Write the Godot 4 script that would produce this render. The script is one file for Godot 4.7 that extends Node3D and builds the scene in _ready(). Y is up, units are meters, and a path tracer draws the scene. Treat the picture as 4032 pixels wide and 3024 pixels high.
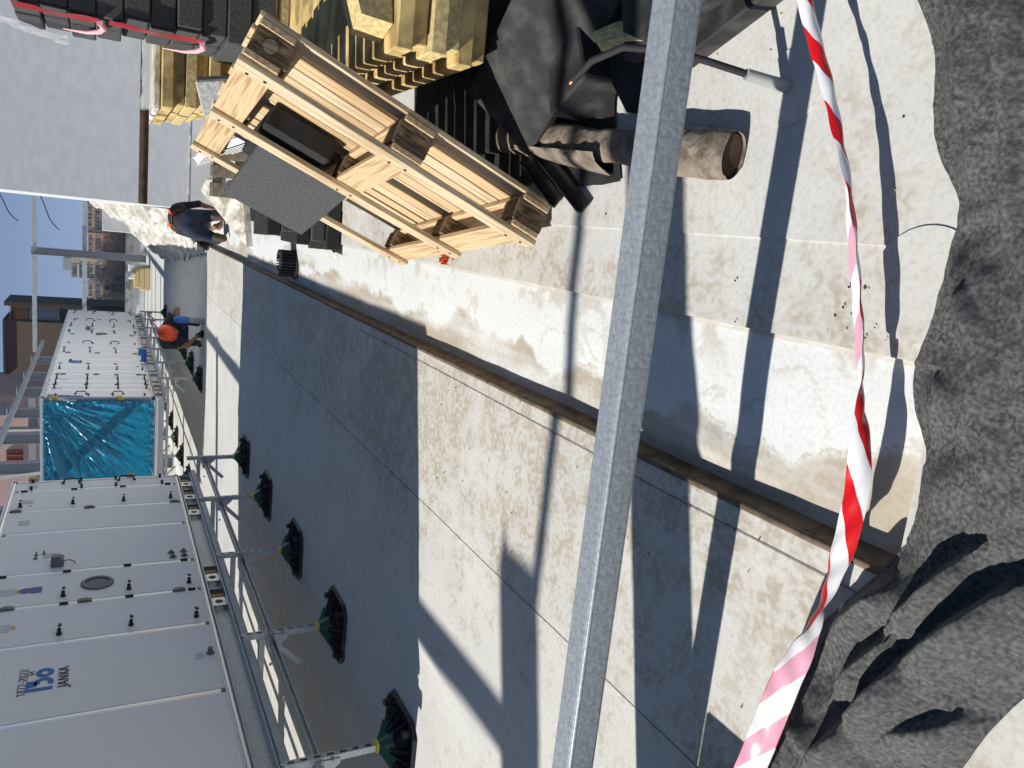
extends Node3D
# A flat roof under construction: air handling units on strut frames, a tipped pallet, insulation stacks.
# World: y up, -z runs along the units away from the camera, metres. The photograph lies on its side, so the camera is rolled.

var M := {}
var T := {}
var used := {}
var rng := RandomNumberGenerator.new()

class MB:
	var v := PackedVector3Array()
	var n := PackedVector3Array()
	var t := PackedVector2Array()
	var c := PackedColorArray()
	var ix := PackedInt32Array()
	var col := Color.WHITE
	func put(p: Vector3, nn: Vector3, uv := Vector2.ZERO) -> int:
		v.append(p); n.append(nn); t.append(uv); c.append(col)
		return v.size() - 1
	# flat convex face; pts run counter-clockwise seen from outside
	func face(pts: Array, uvs := []) -> void:
		var nn: Vector3 = Vector3.ZERO
		for i in range(1, pts.size() - 1):
			nn += (pts[i] - pts[0]).cross(pts[i + 1] - pts[0])
		nn = nn.normalized()
		var b := v.size()
		for i in pts.size():
			put(pts[i], nn, uvs[i] if uvs.size() else Vector2(pts[i].x, pts[i].z))
		for i in range(1, pts.size() - 1):
			ix.append_array([b, b + i + 1, b + i])
	func out_face(pts: Array, centre: Vector3) -> void:
		var nn: Vector3 = (pts[1] - pts[0]).cross(pts[2] - pts[0])
		if nn.dot((pts[0] + pts[1] + pts[2]) / 3.0 - centre) < 0:
			pts = pts.duplicate(); pts.reverse()
		face(pts)
	func box(ce: Vector3, s: Vector3, bev := 0.0, bs := Basis.IDENTITY) -> void:
		var h := s * 0.5
		bev = minf(bev, minf(h.x, minf(h.y, h.z)) * 0.9)
		var f := func(x: float, y: float, z: float) -> Vector3: return ce + bs * Vector3(x, y, z)
		if bev <= 0.0:
			for a in 3:
				for sg in [-1.0, 1.0]:
					var q := []
					for k in [[-1, -1], [1, -1], [1, 1], [-1, 1]]:
						var p := Vector3.ZERO
						p[a] = sg * h[a]; p[(a + 1) % 3] = k[0] * h[(a + 1) % 3]; p[(a + 2) % 3] = k[1] * h[(a + 2) % 3]
						q.append(ce + bs * p)
					out_face(q, ce)
			return
		var hi := h - Vector3.ONE * bev
		for a in 3:
			var b1 := (a + 1) % 3
			var b2 := (a + 2) % 3
			for sg in [-1.0, 1.0]:
				var q := []
				for k in [[-1, -1], [1, -1], [1, 1], [-1, 1]]:
					var p := Vector3.ZERO
					p[a] = sg * h[a]; p[b1] = k[0] * hi[b1]; p[b2] = k[1] * hi[b2]
					q.append(ce + bs * p)
				out_face(q, ce)
				# edges between +-b1 and this axis
				for s2 in [-1.0, 1.0]:
					var p1 := Vector3.ZERO; var p2 := Vector3.ZERO
					p1[a] = sg * h[a]; p1[b1] = s2 * hi[b1]
					p2[a] = sg * hi[a]; p2[b1] = s2 * h[b1]
					var e := Vector3.ZERO; e[b2] = hi[b2]
					out_face([ce + bs * (p1 - e), ce + bs * (p1 + e), ce + bs * (p2 + e), ce + bs * (p2 - e)], ce)
		for sx in [-1.0, 1.0]:
			for sy in [-1.0, 1.0]:
				for sz in [-1.0, 1.0]:
					out_face([f.call(sx * h.x, sy * hi.y, sz * hi.z), f.call(sx * hi.x, sy * h.y, sz * hi.z), f.call(sx * hi.x, sy * hi.y, sz * h.z)], ce)
	# round bar or cone from a to b
	func cyl(a: Vector3, b: Vector3, r0: float, r1 := -1.0, seg := 14, caps := true) -> void:
		if r1 < 0: r1 = r0
		var d := (b - a).normalized()
		var e := d.cross(Vector3.UP if absf(d.y) < 0.9 else Vector3.RIGHT).normalized()
		var g := d.cross(e)
		var b0 := v.size()
		for i in seg + 1:
			var an := TAU * i / seg
			var w := e * cos(an) + g * sin(an)
			var nn := (w * a.distance_to(b) + d * (r0 - r1)).normalized()
			put(a + w * r0, nn, Vector2(float(i) / seg, 0)); put(b + w * r1, nn, Vector2(float(i) / seg, 1))
		for i in seg:
			var k := b0 + i * 2
			ix.append_array([k, k + 1, k + 2, k + 1, k + 3, k + 2])
		if caps:
			for end in 2:
				var p := a if end == 0 else b
				var r := r0 if end == 0 else r1
				if r < 0.0005: continue
				var q := []
				for i in seg: q.append(p + (e * cos(TAU * i / seg) + g * sin(TAU * i / seg)) * r)
				out_face2(q, (a - b) if end == 0 else (b - a))
	func out_face2(q: Array, d: Vector3) -> void:
		var nn: Vector3 = (q[1] - q[0]).cross(q[2] - q[0])
		if nn.dot(d) < 0: q.reverse()
		face(q)
	# rows of points joined to a smooth sheet; wrap closes each row
	func sheet(rows: Array, wrap := false, uvs = null) -> void:
		var b0 := v.size()
		var nr := rows.size()
		var nc: int = rows[0].size()
		for i in nr:
			for j in nc:
				var du: Vector3 = rows[i][(j + 1) % nc if wrap else mini(j + 1, nc - 1)] - rows[i][(j - 1 + nc) % nc if wrap else maxi(j - 1, 0)]
				var dv: Vector3 = rows[mini(i + 1, nr - 1)][j] - rows[maxi(i - 1, 0)][j]
				var nn := dv.cross(du).normalized()
				put(rows[i][j], nn, uvs[i][j] if uvs != null else Vector2(float(j) / nc, float(i) / nr))
		for i in nr - 1:
			for j in (nc if wrap else nc - 1):
				var j2 := (j + 1) % nc
				var a := b0 + i * nc + j; var bb := b0 + i * nc + j2; var cc := b0 + (i + 1) * nc + j; var dd := b0 + (i + 1) * nc + j2
				ix.append_array([a, bb, cc, bb, dd, cc])
	func tube(path: Array, rad, seg := 10, caps := true) -> void:
		var rows := []
		var e := Vector3.ZERO
		for i in path.size():
			var d: Vector3 = (path[mini(i + 1, path.size() - 1)] - path[maxi(i - 1, 0)]).normalized()
			if i == 0: e = d.cross(Vector3.UP if absf(d.y) < 0.9 else Vector3.RIGHT).normalized()
			e = (e - d * e.dot(d)).normalized()
			var g := e.cross(d)
			var r: float = rad[i] if rad is Array else rad
			var row := []
			for k in seg: row.append(path[i] + (e * cos(TAU * k / seg) + g * sin(TAU * k / seg)) * r)
			rows.append(row)
		sheet(rows, true)
		if caps:
			out_face2(rows[0].duplicate(), path[0] - path[1])
			out_face2(rows[-1].duplicate(), path[-1] - path[-2])
	func lathe(prof: Array, seg := 24, ce := Vector3.ZERO) -> void:
		for i in prof.size() - 1:
			var p: Vector2 = prof[i]; var q: Vector2 = prof[i + 1]
			cyl(ce + Vector3(0, p.y, 0), ce + Vector3(0, q.y, 0), p.x, q.x, seg, false)
			if absf(p.y - q.y) < 0.0005:
				for k in seg:
					var a := TAU * k / seg; var b := TAU * (k + 1) / seg
					out_face2([ce + Vector3(cos(a) * p.x, p.y, sin(a) * p.x), ce + Vector3(cos(b) * p.x, p.y, sin(b) * p.x), ce + Vector3(cos(b) * q.x, p.y, sin(b) * q.x), ce + Vector3(cos(a) * q.x, p.y, sin(a) * q.x)], Vector3.UP)
	# polygon (x, y) pushed along z by depth, then moved by xf
	func prism(poly: PackedVector2Array, depth: float, xf := Transform3D.IDENTITY) -> void:
		if Geometry2D.is_polygon_clockwise(poly): poly.reverse()
		var tr := Geometry2D.triangulate_polygon(poly)
		for k in range(0, tr.size(), 3):
			var q := [poly[tr[k]], poly[tr[k + 1]], poly[tr[k + 2]]]
			var top := []; var bot := []
			for p in q: top.append(xf * Vector3(p.x, p.y, depth)); bot.append(xf * Vector3(p.x, p.y, 0))
			out_face2(top, xf.basis.z); out_face2(bot, -xf.basis.z)
		for i in poly.size():
			var a := poly[i]; var b := poly[(i + 1) % poly.size()]
			face([xf * Vector3(a.x, a.y, 0), xf * Vector3(b.x, b.y, 0), xf * Vector3(b.x, b.y, depth), xf * Vector3(a.x, a.y, depth)])
	func done(colors := false) -> ArrayMesh:
		var a := []
		a.resize(Mesh.ARRAY_MAX)
		a[Mesh.ARRAY_VERTEX] = v; a[Mesh.ARRAY_NORMAL] = n; a[Mesh.ARRAY_TEX_UV] = t; a[Mesh.ARRAY_INDEX] = ix
		if colors: a[Mesh.ARRAY_COLOR] = c
		var m := ArrayMesh.new()
		m.add_surface_from_arrays(Mesh.PRIMITIVE_TRIANGLES, a)
		return m

# ---------- nodes ----------
func numbered(called: String) -> String:
	var k: int = used.get(called, 0)
	used[called] = k + 1
	return called if k == 0 else "%s_%03d" % [called, k]

func tag(o: Node, label: String, category: String, group := "") -> void:
	o.set_meta("label", label); o.set_meta("category", category)
	if group: o.set_meta("group", group)

func thing(called: String, label: String, category: String, group := "", xf := Transform3D.IDENTITY) -> Node3D:
	var o := Node3D.new()
	o.name = numbered(called)
	add_child(o)
	o.transform = xf
	tag(o, label, category, group)
	return o

func part(parent: Node, called: String, mesh: Mesh, m: Material, xf := Transform3D.IDENTITY) -> MeshInstance3D:
	var o := MeshInstance3D.new()
	o.name = called
	o.mesh = mesh
	o.material_override = m
	o.transform = xf
	parent.add_child(o, true)
	return o

func solo(called: String, label: String, category: String, group: String, mesh: Mesh, m: Material, xf := Transform3D.IDENTITY) -> MeshInstance3D:
	var o := part(self, numbered(called), mesh, m, xf)
	tag(o, label, category, group)
	return o

func struct(called: String, mesh: Mesh, m: Material, parent: Node = null) -> MeshInstance3D:
	var o := part(parent if parent else self, called if parent else numbered(called), mesh, m)
	if parent == null: o.set_meta("kind", "structure")
	return o

func bmesh(s: Vector3, bev := 0.0) -> ArrayMesh:
	var b := MB.new(); b.box(Vector3.ZERO, s, bev); return b.done()

func at(x: float, y: float, z: float) -> Transform3D:
	return Transform3D(Basis.IDENTITY, Vector3(x, y, z))

func aim(o: Vector3, x: Vector3, y: Vector3) -> Transform3D:   # local x along x, y near y
	var ex := x.normalized()
	var ez := ex.cross(y).normalized()
	return Transform3D(Basis(ex, ez.cross(ex), ez), o)

# ---------- materials ----------
func noise_tex(kind: int, freq: float, oct: int, ramp: Array, size := 512, seed_ := 1, cell := -1) -> NoiseTexture2D:
	var f := FastNoiseLite.new()
	f.noise_type = kind; f.frequency = freq; f.seed = seed_
	f.fractal_type = FastNoiseLite.FRACTAL_FBM if oct > 1 else FastNoiseLite.FRACTAL_NONE
	f.fractal_octaves = oct
	if cell >= 0: f.cellular_return_type = cell
	var g := Gradient.new()
	var offs := PackedFloat32Array(); var cols := PackedColorArray()
	for r in ramp: offs.append(r[0]); cols.append(r[1])
	g.offsets = offs; g.colors = cols
	var t := NoiseTexture2D.new()
	t.width = size; t.height = size; t.seamless = true; t.noise = f; t.color_ramp = g
	return t

func grey(a: float) -> Color: return Color(a, a, a)

func mat(called: String, lin: Color, rough: float, metal := 0.0, tex: Texture2D = null, sc := Vector3.ONE, world := false, bump: Texture2D = null, bsc := 0.0) -> StandardMaterial3D:
	var m := StandardMaterial3D.new()
	m.resource_name = called
	m.albedo_color = lin.linear_to_srgb()
	m.roughness = rough; m.metallic = metal
	if tex:
		m.albedo_texture = tex
	if bump:
		m.heightmap_enabled = true; m.heightmap_texture = bump; m.heightmap_scale = bsc
	if tex or bump:
		m.uv1_triplanar = true; m.uv1_world_triplanar = world; m.uv1_scale = sc
	M[called] = m
	return m

func materials() -> void:
	var S := FastNoiseLite.TYPE_SIMPLEX_SMOOTH
	var C := FastNoiseLite.TYPE_CELLULAR
	T.fine = noise_tex(S, 0.06, 4, [[0.2, grey(0.78)], [0.8, grey(1.0)]], 512, 3)
	T.cloud = noise_tex(S, 0.01, 5, [[0.25, grey(0.92)], [0.75, grey(1.0)]], 512, 5)
	T.dust = noise_tex(S, 0.012, 6, [[0.3, Color(0.72, 0.7, 0.66)], [0.5, Color(0.9, 0.89, 0.87)], [0.75, Color(1, 1, 1)]], 512, 8)
	T.dusty = noise_tex(S, 0.02, 6, [[0.3, grey(0.55)], [0.55, grey(0.75)], [0.8, Color(1, 0.98, 0.94)]], 512, 9)
	T.wood = noise_tex(S, 0.02, 5, [[0.12, Color(0.78, 0.69, 0.58)], [0.4, Color(0.93, 0.89, 0.83)], [0.6, Color(1, 0.98, 0.95)], [0.85, Color(0.95, 0.9, 0.83)]], 512, 12)
	T.oldwood = noise_tex(S, 0.02, 5, [[0.2, Color(0.5, 0.48, 0.45)], [0.5, Color(0.85, 0.83, 0.8)], [0.8, Color(1, 1, 1)]], 512, 13)
	T.spangle = noise_tex(C, 0.06, 1, [[0.0, grey(0.87)], [0.5, grey(0.94)], [1.0, grey(1.0)]], 512, 21, FastNoiseLite.RETURN_CELL_VALUE)
	T.felt = noise_tex(S, 0.02, 7, [[0.2, grey(0.5)], [0.45, grey(0.74)], [0.7, grey(0.9)], [0.82, grey(1.0)]], 1024, 31)
	T.feltbump = noise_tex(S, 0.12, 3, [[0.2, grey(0.0)], [0.8, grey(1.0)]], 512, 32)
	T.stucco = noise_tex(S, 0.006, 6, [[0.2, Color(0.955, 0.955, 0.96)], [0.5, Color(0.975, 0.975, 0.98)], [0.8, Color(1, 1, 1)]], 1024, 41)
	T.bump = noise_tex(S, 0.02, 5, [[0.2, grey(0.0)], [0.8, grey(1.0)]], 512, 51)
	T.rough = noise_tex(C, 0.09, 1, [[0.0, grey(0.0)], [1.0, grey(1.0)]], 512, 61, FastNoiseLite.RETURN_DISTANCE)
	mat("panel", Color(0.86, 0.87, 0.88), 0.42, 0.0)
	mat("aluminium", Color(0.92, 0.92, 0.9), 0.3, 0.7)
	mat("frame_metal", Color(0.62, 0.63, 0.65), 0.4, 0.6)
	mat("gap", Color(0.03, 0.03, 0.035), 0.8)
	mat("galvanised", Color(0.60, 0.63, 0.66), 0.42, 0.7, T.spangle, Vector3(3, 3, 3))
	mat("rail", Color(0.40, 0.45, 0.50), 0.5, 0.35, T.spangle, Vector3(4, 4, 4), false, T.bump, 0.05)
	mat("steel", Color(0.50, 0.53, 0.56), 0.5, 0.25, T.cloud, Vector3(0.7, 0.7, 0.7))
	mat("steel_dark", Color(0.27, 0.295, 0.33), 0.5, 0.3)
	mat("window_light", Color(0.42, 0.5, 0.58), 0.12)
	mat("mud_side", Color(0.17, 0.125, 0.085), 0.8, 0.0, T.dust, Vector3(1.5, 1.5, 1.5), true)
	mat("black", Color(0.012, 0.012, 0.014), 0.45)
	mat("black_matt", Color(0.018, 0.018, 0.02), 0.8)
	mat("green", Color(0.004, 0.075, 0.052), 0.3)
	mat("yellow_clip", Color(0.75, 0.62, 0.05), 0.5)
	mat("grip", Color(0.16, 0.16, 0.17), 0.45)
	mat("paper", Color(0.62, 0.64, 0.68), 0.6)
	mat("logo_blue", Color(0.02, 0.16, 0.46), 0.5)
	mat("logo_dark", Color(0.025, 0.025, 0.03), 0.5)
	mat("violet", Color(0.10, 0.07, 0.33), 0.5)
	mat("warn", Color(0.55, 0.48, 0.12), 0.5)
	mat("orange_mark", Color(0.45, 0.24, 0.05), 0.6)
	mat("foam_yellow_pad", Color(0.62, 0.42, 0.10), 0.8)
	mat("film", Color(0.008, 0.19, 0.33), 0.24, 0.0)
	M.film.backlight_enabled = true; M.film.backlight = Color(0.03, 0.3, 0.45)
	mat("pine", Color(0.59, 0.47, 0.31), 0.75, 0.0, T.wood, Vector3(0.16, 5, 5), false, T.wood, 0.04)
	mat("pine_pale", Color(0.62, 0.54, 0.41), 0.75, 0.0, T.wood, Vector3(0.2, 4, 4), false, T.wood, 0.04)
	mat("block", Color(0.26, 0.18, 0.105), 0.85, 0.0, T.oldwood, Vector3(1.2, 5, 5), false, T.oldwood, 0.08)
	mat("old_wood", Color(0.40, 0.35, 0.28), 0.85, 0.0, T.oldwood, Vector3(0.8, 9, 9), false, T.oldwood, 0.08)
	mat("foam_dark", Color(0.075, 0.078, 0.083), 0.9, 0.0, T.fine, Vector3(1.5, 1.5, 1.5), false, T.rough, 0.08)
	mat("dusty_black", Color(0.05, 0.052, 0.056), 0.8, 0.0, T.dusty, Vector3(0.8, 0.8, 0.8), false, T.rough, 0.04)
	mat("foam_black", Color(0.022, 0.023, 0.026), 0.85, 0.0, T.dust, Vector3(1, 1, 1), false, T.rough, 0.06)
	mat("foam_yellow", Color(0.76, 0.60, 0.29), 0.85, 0.0, T.fine, Vector3(1, 1, 1), false, T.bump, 0.1)
	mat("foam_yellow_b", Color(0.70, 0.53, 0.235), 0.85, 0.0, T.dust, Vector3(0.7, 0.7, 0.7), false, T.bump, 0.1)
	mat("foam_white", Color(0.76, 0.74, 0.68), 0.9, 0.0, T.dust, Vector3(0.9, 0.9, 0.9), false, T.rough, 0.05)
	mat("wrap", Color(0.9, 0.92, 0.95, 0.3), 0.12, 0.0)
	M.wrap.transparency = BaseMaterial3D.TRANSPARENCY_ALPHA
	M.wrap.cull_mode = BaseMaterial3D.CULL_DISABLED
	mat("white_wrap", Color(0.78, 0.79, 0.8), 0.3)
	mat("red_band", Color(0.30, 0.01, 0.015), 0.3)
	mat("pink_band", Color(0.75, 0.42, 0.46), 0.5)
	mat("rust", Color(0.075, 0.042, 0.024), 0.8, 0.1, T.dust, Vector3(2, 2, 2))
	mat("stucco", Color(0.64, 0.665, 0.70), 0.9, 0.0, T.stucco, Vector3(0.5, 0.9, 0.5), true, T.bump, 0.05)
	mat("concrete", Color(0.48, 0.48, 0.48), 0.9, 0.0, T.fine, Vector3(1, 1, 1), false, T.bump, 0.1)
	mat("upstand", Color(0.68, 0.69, 0.71), 0.55, 0.0, T.cloud, Vector3(0.3, 0.3, 0.3), true)
	mat("white_sheet", Color(0.66, 0.66, 0.645), 0.6, 0.0, T.dust, Vector3(0.35, 0.35, 0.35), true)
	mat("felt", Color(0.15, 0.151, 0.154), 0.98, 0.0, T.felt, Vector3(3.4, 3.4, 3.4), true, T.feltbump, 0.04)
	mat("roll", Color(0.27, 0.225, 0.185), 0.75, 0.0, T.dust, Vector3(2, 2, 2), true, T.bump, 0.4)
	mat("brown_wall", Color(0.17, 0.125, 0.085), 0.9, 0.0, T.stucco, Vector3(0.1, 0.1, 0.1), true)
	mat("dark_trim", Color(0.05, 0.042, 0.035), 0.8)
	mat("pink_wall", Color(0.62, 0.42, 0.38), 0.9, 0.0, T.stucco, Vector3(0.1, 0.1, 0.1), true)
	mat("white_paint", Color(0.72, 0.74, 0.76), 0.5)
	mat("glass", Color(0.06, 0.09, 0.13), 0.08)
	mat("red_wood", Color(0.10, 0.02, 0.015), 0.6)
	mat("flat_orange", Color(0.72, 0.38, 0.17), 0.9)
	mat("flat_cream", Color(0.72, 0.62, 0.48), 0.9)
	mat("flat_grey", Color(0.34, 0.34, 0.36), 0.9)
	mat("flat_beige", Color(0.52, 0.42, 0.33), 0.9)
	mat("flat_dark", Color(0.06, 0.055, 0.05), 0.5)
	mat("teal", Color(0.05, 0.13, 0.14), 0.6)
	mat("twig", Color(0.062, 0.046, 0.034), 0.95)
	mat("needle", Color(0.018, 0.022, 0.012), 0.95)
	mat("terrain", Color(0.07, 0.062, 0.045), 0.95, 0.0, T.cloud, Vector3(0.02, 0.02, 0.02), true)
	mat("skin", Color(0.42, 0.23, 0.15), 0.6)
	mat("helmet", Color(0.85, 0.07, 0.005), 0.35)
	mat("hivis", Color(0.85, 0.12, 0.02), 0.7)
	mat("pvc", Color(0.34, 0.35, 0.36), 0.35)
	mat("blue_plastic", Color(0.02, 0.16, 0.52), 0.4)
	mat("copper", Color(0.45, 0.14, 0.07), 0.4, 0.8)
	mat("orange_rag", Color(0.55, 0.06, 0.015), 0.8)
	mat("cord", Color(0.10, 0.05, 0.045), 0.8)
	var vc := mat("painted", Color.WHITE, 0.85)
	vc.vertex_color_use_as_albedo = true

# ---------- the roof ----------
const GX0 := -3.7
const GW := 6.0
const GZ0 := -0.4
const GH := 10.0
const TW := 1024
const TH := 1707

func noise_bytes(freq: float, oct: int, seed_: int, warp := 0.0, sx := 1.0) -> PackedByteArray:
	var f := FastNoiseLite.new()
	f.noise_type = FastNoiseLite.TYPE_SIMPLEX_SMOOTH
	f.frequency = freq; f.fractal_octaves = oct; f.seed = seed_
	if warp > 0:
		f.domain_warp_enabled = true; f.domain_warp_amplitude = warp; f.domain_warp_frequency = freq * 1.5
	var im := f.get_image(TW, int(TH / sx))
	if sx != 1.0: im.resize(TW, TH, Image.INTERPOLATE_BILINEAR)
	im.convert(Image.FORMAT_L8)
	return im.get_data()

func sstep(a: float, b: float, x: float) -> float:
	var k := clampf((x - a) / (b - a), 0.0, 1.0)
	return k * k * (3.0 - 2.0 * k)

# how much mud lies on the membrane, as the photograph shows it (0 clean .. 1 muddy)
func mud(x: float, z: float) -> float:
	if x < -0.66:
		var k := 0.34 + 0.3 * sstep(-2.4, -1.1, x)
		if z > -1.4: k -= 0.05
		k += 0.22 * exp(-pow((x + 1.25) / 0.35, 2.0) - pow((z + 4.4) / 1.2, 2.0))
		k += 0.1 * exp(-pow((x + 1.1) / 0.4, 2.0) - pow((z + 1.3) / 0.3, 2.0))
		k += 0.13 * exp(-pow((x + 0.85) / 0.18, 2.0))
		return k
	return 0.40 + 0.20 * sstep(-1.5, -2.2, z) * sstep(0.9, 0.1, x) + 0.2 * sstep(0.06, -0.1, x) * sstep(-3.0, -1.6, z) + 0.12 * sstep(0.3, -0.1, x) * sstep(-1.7, -1.2, z)

func ground_texture() -> ImageTexture:
	var n1 := noise_bytes(0.008, 5, 101, 25.0)
	var n2 := noise_bytes(0.04, 4, 102, 12.0)
	var n3 := noise_bytes(0.16, 3, 103, 4.0)
	var n4 := noise_bytes(0.006, 4, 104, 40.0)
	var n5 := noise_bytes(0.035, 5, 105, 10.0, 7.0)
	var out := PackedByteArray()
	out.resize(TW * TH * 3)
	# the mud map is smooth: look it up on a coarse grid
	var cw := TW / 16 + 2
	var coarse := PackedFloat32Array()
	for j in TH / 16 + 2:
		for i in cw:
			coarse.append(mud(GX0 + (i * 16.0) / TW * GW, GZ0 - (j * 16.0) / TH * GH))
	var xa := int((-0.66 - GX0) / GW * TW)
	var xb := int((-0.165 - GX0) / GW * TW)
	for j in TH:
		var z := GZ0 - (j + 0.5) / TH * GH
		# edge of the mud that settled along the low side of the channel
		var e0 := 0.30 + 0.13 * sstep(-2.3, -3.4, z) - 0.1 * sstep(-6.0, -9.0, z) + 0.07 * sin(z * 1.7) + 0.35 * sstep(-1.65, -1.2, z)
		for i in TW:
			var k := j * TW + i
			var a := n1[k] / 255.0
			var b := n2[k] / 255.0
			var c := n3[k] / 255.0
			var d := n4[k] / 255.0
			var r: float; var g: float; var bl: float
			if i > xa and i < xb:
				var u := float(i - xa) / (xb - xa)
				r = 0.70; g = 0.72; bl = 0.73
				var e := e0 + (a - 0.5) * 0.5 + (b - 0.5) * 0.09
				var s := e - u
				if z < -6.8 and z > -8.2: s = maxf(s, 0.2 - absf(u - 0.55) + (a - 0.5) * 0.5)
				var m := clampf(s * 16.0, 0.0, 1.0) * clampf(1.15 * n5[k] / 255.0 + 0.02 + 0.25 * (c - 0.5) + 0.3 * (b - 0.5), 0.08, 0.8)
				if s > 0.0 and s < 0.014 and d > 0.4: m = maxf(m, 0.5)
				# tide marks and smears on the clean side
				var s2 := absf(d - 0.5 - 0.1 * u)
				if s2 < 0.012 and u > 0.5: m = maxf(m, 0.3)
				m = maxf(m, clampf((a * 0.55 + b * 0.45 - 0.60) * 7.0, 0.0, 0.5) * clampf((u - 0.62) * 3.0, 0.0, 1.0))
				if u > 0.955: m = maxf(m, 0.35 * b + 0.2)
				if u < 0.1: m = maxf(m, 0.6 + 0.5 * (b - 0.5))
				r = lerpf(r, 0.40, m); g = lerpf(g, 0.33, m); bl = lerpf(bl, 0.24, m)
			else:
				var ci := (j >> 4) * cw + (i >> 4)
				var fx := (i & 15) / 16.0
				var w := lerpf(coarse[ci], coarse[ci + 1], fx)
				var v := 0.97 + 0.10 * (d - 0.5) + 0.06 * (b - 0.5)
				r = 0.65 * v; g = 0.648 * v; bl = 0.63 * v
				if i > xb:
					r = 0.63 * v; g = 0.63 * v; bl = 0.62 * v
				var p := clampf((a * 0.55 + b * 0.45 + (w - 0.5) * 0.7 - 0.44) * 3.2, 0.0, 1.0)
				var q := clampf((c * 0.6 + b * 0.4 + (w - 0.5) * 0.3 - 0.50) * 7.0, 0.0, 1.0)
				var m := p * (0.2 + 0.5 * q) * 0.78 + 0.06 * q * q
				# darker clots where the mud dried thick
				var tide := absf(d - 0.52)
				if tide < 0.01: m = maxf(m, 0.3 * p + 0.06)
				r = lerpf(r, 0.37, m); g = lerpf(g, 0.295, m); bl = lerpf(bl, 0.20, m)
			out[k * 3] = int(255.0 * pow(r, 0.4545)); out[k * 3 + 1] = int(255.0 * pow(g, 0.4545)); out[k * 3 + 2] = int(255.0 * pow(bl, 0.4545))
	var im := Image.create_from_data(TW, TH, false, Image.FORMAT_RGB8, out)
	im.generate_mipmaps()
	return ImageTexture.create_from_image(im)

func guv(x: float, z: float) -> Vector2:
	return Vector2((x - GX0) / GW, (GZ0 - z) / GH)

var gn := FastNoiseLite.new()
func swell(x: float, z: float) -> float:   # slow waves of the loose membrane
	var h := gn.get_noise_2d(x * 1.0, z * 0.6) * 0.007 + gn.get_noise_2d(x * 3.0 + 40, z * 2.0) * 0.0025
	h += 0.012 * exp(-pow((x + 2.25 + 0.16 * (z + 3.6)) / 0.07, 2.0)) * sstep(-5.2, -4.0, z) * sstep(-2.5, -3.4, z)
	h += 0.012 * exp(-pow((x + 2.0 - 0.1 * (z + 11.5)) / 0.09, 2.0)) * sstep(-13.5, -12.0, z) * sstep(-10.6, -11.2, z)
	return h

func membrane(x0: float, x1: float, z0: float, z1: float, y: float, step: float, f: Callable) -> ArrayMesh:
	var b := MB.new()
	var nx := maxi(2, int(ceil((x1 - x0) / step)) + 1)
	var nz := maxi(2, int(ceil((z1 - z0) / step)) + 1)
	var rows := []; var uvs := []
	for i in nz:
		var row := []; var ur := []
		for j in nx:
			var x := lerpf(x0, x1, float(j) / (nx - 1))
			var z := lerpf(z0, z1, float(i) / (nz - 1))
			row.append(Vector3(x, y + f.call(x, z), z)); ur.append(guv(x, z))
		rows.append(row); uvs.append(ur)
	b.sheet(rows, false, uvs)
	# thickness along the two long edges and the ends
	for ed in [[x0, -1.0], [x1, 1.0]]:
		var lower := []; var upper := []; var ul := []
		for i in nz:
			var p: Vector3 = rows[i][0 if ed[1] < 0 else nx - 1]
			upper.append(p); lower.append(p - Vector3(0, 0.03, 0)); ul.append(guv(p.x, p.z))
		b.sheet([upper, lower] if ed[1] < 0 else [lower, upper], false, [ul, ul])
	return b.done()

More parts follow.
